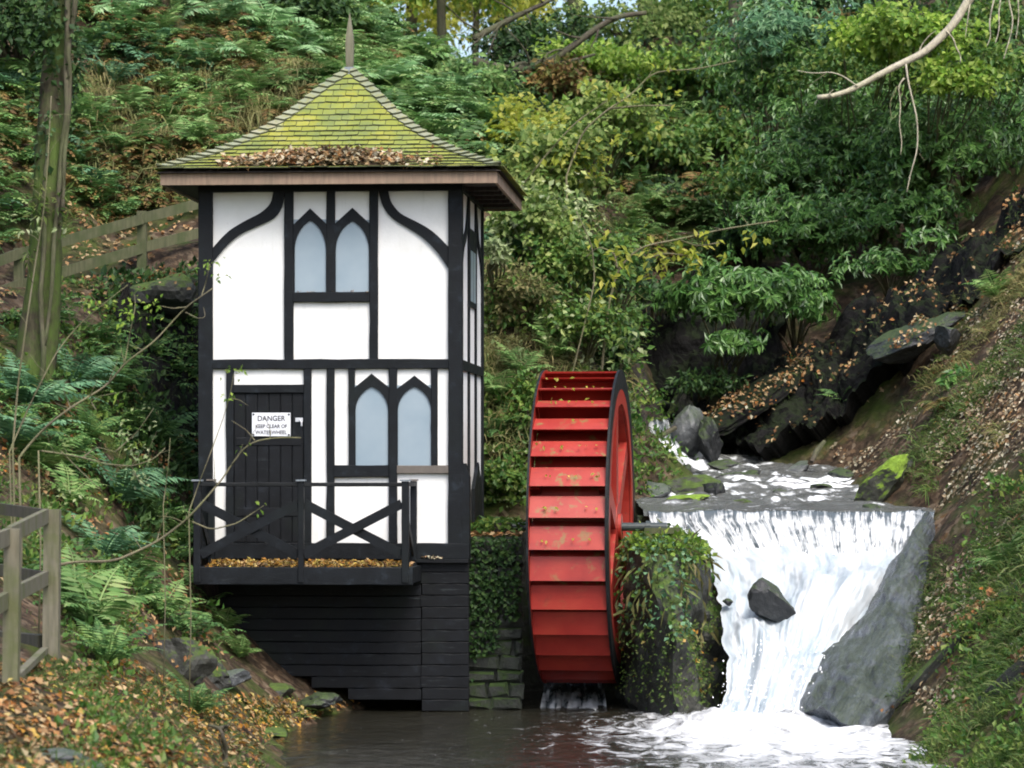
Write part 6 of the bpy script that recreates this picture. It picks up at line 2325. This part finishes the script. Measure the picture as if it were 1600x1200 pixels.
# fern fronds and dry stems on the slopes
def fronds(name, polys, mat, L=(.35, .75), pairs=9, keep=None, wid=.26, per=4, droop=1.5, lift=1.0):
    parts = []
    for poly, n in polys:
        p = spots(poly, n)
        if keep:
            p = patchy(p, *keep)
        m0 = len(p)
        if m0 == 0:
            continue
        p = np.repeat(p, per, 0) + rng.normal(size=(m0 * per, 3)) * np.array((.06, .06, .02))
        m = len(p)
        nr = ground_normal(p)
        az = rng.uniform(0, 2 * math.pi, m)
        rad = norm(np.stack([np.cos(az), np.sin(az), 0 * az], 1) + nr * np.array((.8, .8, 0)))
        tan = np.stack([-rad[:, 1], rad[:, 0], 0 * az], 1)
        ll = rng.uniform(L[0], L[1], m) * np.repeat(rng.uniform(.65, 1.15, m0), per)
        t = np.linspace(.12, 1, pairs)
        th0 = lift + rng.uniform(-.3, .25, m)
        th = th0[:, None] - (droop * rng.uniform(.75, 1.2, m))[:, None] * t[None] ** 1.2
        st = ll[:, None] / pairs
        rr = np.cumsum(np.cos(th) * st, 1)
        zz_ = np.cumsum(np.sin(th) * st, 1)
        C = p[:, None] + rr[..., None] * rad[:, None] + zz_[..., None] * np.array((0, 0, 1))
        fw = np.cos(th)[..., None] * rad[:, None] + np.sin(th)[..., None] * np.array((0, 0, 1))
        upv = -np.sin(th)[..., None] * rad[:, None] + np.cos(th)[..., None] * np.array((0, 0, 1))
        prof = np.clip(np.sin(np.pi * (t * .84 + .14)), .08, 1)
        for s in (-1, 1):
            d = s * tan[:, None] + .4 * fw - .2 * upv + rng.normal(size=C.shape) * .08
            parts.append(leaf_faces(C.reshape(-1, 3), d.reshape(-1, 3), upv.reshape(-1, 3), (wid * ll[:, None] * prof[None]).ravel() + .01, (st * np.ones(pairs)).ravel() * .9, .03, .08, .35))
    V, Fs = join(parts)
    return tag(np_mesh(name, V, Fs, M[mat]), kind="stuff")


UL = [(-150, -60), (800, -60), (800, 320), (560, 270), (330, 330), (-150, 420)]
fronds("undergrowth", [(UL, 700)], 'fern', keep=(.5, .05, 41))
fronds("undergrowth", [(UL, 800)], 'bracken', keep=(.5, .0, 43), wid=.34)
fronds("undergrowth", [([(380, -40), (800, -40), (800, 270), (600, 250)], 520)], 'bracken', L=(.5, 1.0), pairs=12, wid=.32)
fronds("undergrowth", [(UL, 380)], 'fern_blue', keep=(.5, .1, 44))
fronds("undergrowth", [(UL, 700)], 'rust', keep=(.6, .05, 46), droop=2.2)
tufts("grass", [(UL, 900)], 'grass', 12, (.18, .42), .022, .7, keep=(.6, .0, 42), spread=.12, lean=.5)
tufts("dry_grass", [([(330, 90), (520, 90), (420, 200), (330, 210)], 420), ([(100, 100), (330, 100), (330, 300), (100, 300)], 260)], 'grass_dry', 14, (.3, .7), .014, 1.3, spread=.14, lean=.45)
fronds("undergrowth", [([(-150, 480), (300, 420), (310, 860), (330, 1030), (90, 960), (-150, 800)], 620)], 'fern', L=(.25, .55), keep=(.7, .0, 45))
tufts("undergrowth", [([(960, 610), (1060, 610), (1040, 770), (970, 780)], 260)], 'mid_leaf', 7, (.06, .12), .3, .2, spread=.15, lean=1.0)
tufts("undergrowth", [([(-150, 480), (320, 420), (320, 900), (330, 1040), (90, 1000), (-150, 800)], 1300)], 'mid_leaf', 8, (.05, .12), .3, .25, keep=(.8, .0, 55), spread=.16, lean=1.0)
tufts("undergrowth", [([(150, 430), (320, 420), (320, 860), (200, 860)], 700)], 'dark_leaf', 8, (.08, .16), .3, .25, spread=.16, lean=1.0)  # dark leaves added to deepen the painted shadow of the hollow
tufts("grass", [([(-150, 480), (320, 420), (320, 900), (330, 1040), (90, 1000), (-150, 800)], 900)], 'grass', 14, (.12, .3), .02, .8, keep=(.8, .0, 56), spread=.12, lean=.6)
fronds("undergrowth", [([(380, -40), (800, -40), (800, 270), (600, 250)], 420)], 'mint', L=(.5, 1.0), pairs=12, wid=.30, keep=(.6, .0, 57))
tufts("undergrowth", [([(750, 250), (1000, 240), (990, 560), (970, 700), (830, 800), (750, 800)], 2200)], 'mid_leaf', 8, (.06, .13), .30, .25, keep=(.7, -.1, 47), spread=.18, lean=1.0)
tufts("undergrowth", [([(750, 250), (1000, 240), (990, 560), (970, 700), (830, 800), (750, 800)], 900)], 'pale_leaf', 6, (.05, .11), .30, .25, keep=(.8, .05, 48), spread=.18, lean=1.0)
tufts("dry_grass", [([(750, 280), (1000, 240), (990, 560), (960, 640), (830, 700), (750, 760)], 1300)], 'grass_dry', 12, (.2, .5), .018, .8, keep=(.7, -.05, 49), spread=.15, lean=.6)
fronds("undergrowth", [([(750, 280), (1000, 240), (990, 560), (960, 640), (830, 700), (750, 760)], 260)], 'fern', L=(.3, .6), keep=(.7, .0, 50))
fronds("undergrowth", [([(960, 180), (1180, 180), (1140, 430), (980, 430)], 380)], 'rust', keep=(.6, -.05, 51), droop=2.0)
fronds("undergrowth", [([(960, 150), (1180, 150), (1140, 430), (980, 430)], 380)], 'bracken', keep=(.6, .0, 53))
tufts("undergrowth", [([(780, -60), (1650, -60), (1650, 260), (1150, 350), (800, 250)], 2400)], 'dark_leaf', 9, (.12, .26), .26, .25, spread=.35, lean=1.0)

tufts("grass", [([(1405, 1095), (1420, 1010), (1440, 940), (1465, 860), (1490, 860), (1470, 950), (1450, 1020), (1430, 1110)], 170)], 'grass', 14, (.08, .2), .03, .7)
# plants on the pier: grown from its own surface
me = pier.data
ce = np.array([pg.center[:] for pg in me.polygons])
no = np.array([pg.normal[:] for pg in me.polygons])
okk = (ce[:, 2] > .1)
front = okk & ((no[:, 1] < .2) | (no[:, 2] > .3))


def on_pier(sel, n, L, W, mat, name, label, cat, clump=.0, down=.5, w=None):
    i = rng.choice(np.where(sel)[0], n)
    p, nr = ce[i] + rng.normal(size=(n, 3)) * .03, no[i]
    if clump:
        kk = fbm(p * 2.2, 3, 77) > clump
        p, nr = p[kk], nr[kk]
    m = len(p)
    d = norm(nr * .5 + rng.normal(size=(m, 3)) * .6 + np.array((0, 0, -down)))
    V, Fs = leaf_faces(p + nr * rng.uniform(.01, .09, (m, 1)), d, nr + rng.normal(size=(m, 3)) * .4 + np.array((0, 0, .3)), L * rng.uniform(.6, 1.2, m), L * W, .08, .15)
    return np_mesh(name, V, Fs, M[mat]), label, cat


b0 = Vector((1.97, 37.0, .05))


def plant_group(name, label, cat, layers):
    root = empty(name, b0, label, cat)
    for (sel, n, L, W, mat, nm, cl, dn) in layers:
        o, _, _ = on_pier(sel, n, L, W, mat, nm, "", "", cl, dn)
        o.parent = root
        o['kind'] = 'stuff'
        o.matrix_parent_inverse = Matrix.Translation(-b0)
    return root


upper = front & (ce[:, 2] > .85)
plant_group("ivy", "ivy and weeds trailing down the pier beside the red wheel", "ivy", [(upper, 620, .075, .8, 'mid_leaf', "leaves", -.1, .5), (upper & (ce[:, 0] < 2.1), 480, .08, .8, 'fern_blue', "leaves", .0, .5), (upper, 260, .26, .03, 'grass_dry', "runners", -.3, 1.2)])
topm = okk & (ce[:, 2] > 1.75)
plant_group("grass_tuft", "bright grass and leafy weeds on top of the pier beside the axle", "grass tuft", [(topm, 300, .13, .045, 'grass', "blades", -.4, -.7), (topm, 500, .10, .7, 'lime', "leaves", .0, -.1), (topm & (ce[:, 0] > 2.2), 500, .10, .6, 'mid_leaf', "leaves", -.3, .1)])
low = front & (ce[:, 2] < 1.0)
plant_group("moss", "moss and yellow leaves on the foot of the stone pier", "moss", [(low, 900, .05, .7, 'grass', "tufts", .0, .2), (low & (no[:, 2] > .2), 60, .07, .7, 'litter_gold', "leaves", -.2, .1)])


# weeds and leaves on the retaining wall's top and face
def on_box(x0, x1, y0, y1, z, n, L, mat, name, W=.7, spreadz=.03, up=.2):
    p = np.stack([rng.uniform(x0, x1, n), rng.uniform(y0, y1, n), z + rng.uniform(0, spreadz, n)], 1)
    d = randdir(n)
    d[:, 2] = d[:, 2] * .25 + up
    V, Fs = leaf_faces(p, d, np.array((0, 0, 1)) + rng.normal(size=(n, 3)) * .3, L * rng.uniform(.6, 1.2, n), L * W, .1, .1)
    return np_mesh(name, V, Fs, M[mat])


tag(on_box(-.55, .12, 37.3, 39.8, 2.01, 600, .08, 'litter', "fallen_leaves"), kind="stuff")
tag(on_box(-.55, .12, 37.6, 40.2, 2.02, 500, .12, 'mid_leaf', "undergrowth", .6, .15, .4), kind="stuff")
n = 1100
p = np.stack([rng.uniform(-.55, .1, n), 37.2 + rng.uniform(-.06, .02, n), rng.uniform(.2, 2.0, n)], 1)
p = p[fbm(p * 2.5, 3, 5) > -.12]
V, Fs = leaf_faces(p, randdir(len(p)) + np.array((0, -.4, -.6)), np.array((0, -1, .5)) + rng.normal(size=(len(p), 3)) * .4, .07, .05, .1, .1)
tag(np_mesh("undergrowth", V, Fs, M['dark_leaf']), kind="stuff")

# fallen leaves on the roof, the balcony, the ledge and the window sills
n = 1500
a_ = rng.normal(size=n) * .42 - .10
d_ = np.abs(rng.normal(size=n)) * .20 + .02
hh = .17 * np.exp(-(a_ / .75) ** 2) * np.exp(-((d_ - .22) / .24) ** 2)
pos, nrm_ = [], []
for i in range(n):
    x, y, z = face_pt(0, float(np.clip(a_[i] * 1.35, -1.3, 1.3)), float(np.clip(d_[i], .0, .8)), .025)
    pos.append(tw((x, y, z + hh[i] * rng.uniform(.2, 1))))
pos = np.array(pos)
V, Fs = leaf_faces(pos, randdir(n) * np.array((1, 1, .5)), np.array((0, -.4, .9)) + rng.normal(size=(n, 3)) * .4, rng.uniform(.06, .10, n), .055, .12, .1)
k = rng.random(n) < .55
F1, F2 = Fs[:n], Fs[n:]


def split_leaves(name, sel, mat):
    ids = np.where(sel)[0]
    VV = V.reshape(-1, 4, 3)[ids].reshape(-1, 3)
    q_ = np.arange(len(ids))[:, None] * 4
    FF = np.concatenate([q_ + np.array([[0, 2, 1]]), q_ + np.array([[0, 3, 2]])])
    return tag(np_mesh(name, VV, FF, M[mat]), kind="stuff")


split_leaves("fallen_leaves", k, 'litter_grey')
split_leaves("fallen_leaves", ~k, 'litter')
# the mound under the roof leaves
Vm, Fm = [], []
nxm, nym = 40, 10
for j in range(nym):
    for i in range(nxm):
        a = -1.25 + 2.3 * i / (nxm - 1)
        d = .01 + .55 * j / (nym - 1)
        h_ = .13 * math.exp(-((a + .12) / .72) ** 2) * math.exp(-((d - .22) / .22) ** 2) - .012
        x, y, z = face_pt(0, a, d, .02)
        Vm.append(tw((x, y, z + h_ + random.uniform(-.008, .008))))
Fm = [(j * nxm + i, j * nxm + i + 1, (j + 1) * nxm + i + 1, (j + 1) * nxm + i) for j in range(nym - 1) for i in range(nxm - 1)]
tag(np_mesh("leaf_litter", Vm, Fm, M['ground']), kind="stuff")


def house_leaves(x0, x1, y0, y1, z, n, mat, L=.07, pile=.05):
    p = [tw((rng.uniform(x0, x1), rng.uniform(y0, y1), z + rng.uniform(.003, pile))) for _ in range(n)]
    d = randdir(n)
    d[:, 2] *= .4
    V_, F_ = leaf_faces(np.array(p), d, np.array((0, -.2, 1)) + rng.normal(size=(n, 3)) * .4, L * rng.uniform(.6, 1.2, n), L * .65, .12, .1)
    return tag(np_mesh("fallen_leaves", V_, F_, M[mat]), kind="stuff")


house_leaves(bx0 + .12, bx1 - .1, BD + .06, -.1, bz1 - .012, 900, 'litter_gold', .065, .075)
house_leaves(bx0 + .12, bx1 - .1, BD + .06, -.1, bz1 - .012, 350, 'litter', .065, .075)
house_leaves(T(658, 870)[0], T(692, 870)[0], -.15, -.07, ZP - .004, 22, 'litter_grey', .06, .03)
house_leaves(T(461, 457)[0], T(577, 457)[0], -.05, -.02, T(500, 457)[1], 26, 'litter', .03, .012)
# lone leaves caught on the wheel
pw = []
for i in range(44):
    th = R(rng.choice([-4.7, -16.3, -28, -38.6, -50, -59, -69, 7])) * -1 + R(3)
    r_ = WR + .0
    x = rng.uniform(-HWD + .05, HWD - .05)
    y, z = -math.cos(th) * (r_ - .03), math.sin(th) * (r_ - .03)
    cyw, syw = math.cos(WYAW), math.sin(WYAW)
    pw.append((wcx[0] + x * cyw + y * syw, wcx[1] - x * syw + y * cyw - .02, wcx[2] + z + .01))
pw = np.array(pw)
V_, F_ = leaf_faces(pw, randdir(44), np.array((0, -.7, .6)) + rng.normal(size=(44, 3)) * .3, rng.uniform(.03, .08, 44), .035, .1, .1)
tag(np_mesh("fallen_leaves", V_, F_, M['yellow']), kind="stuff")
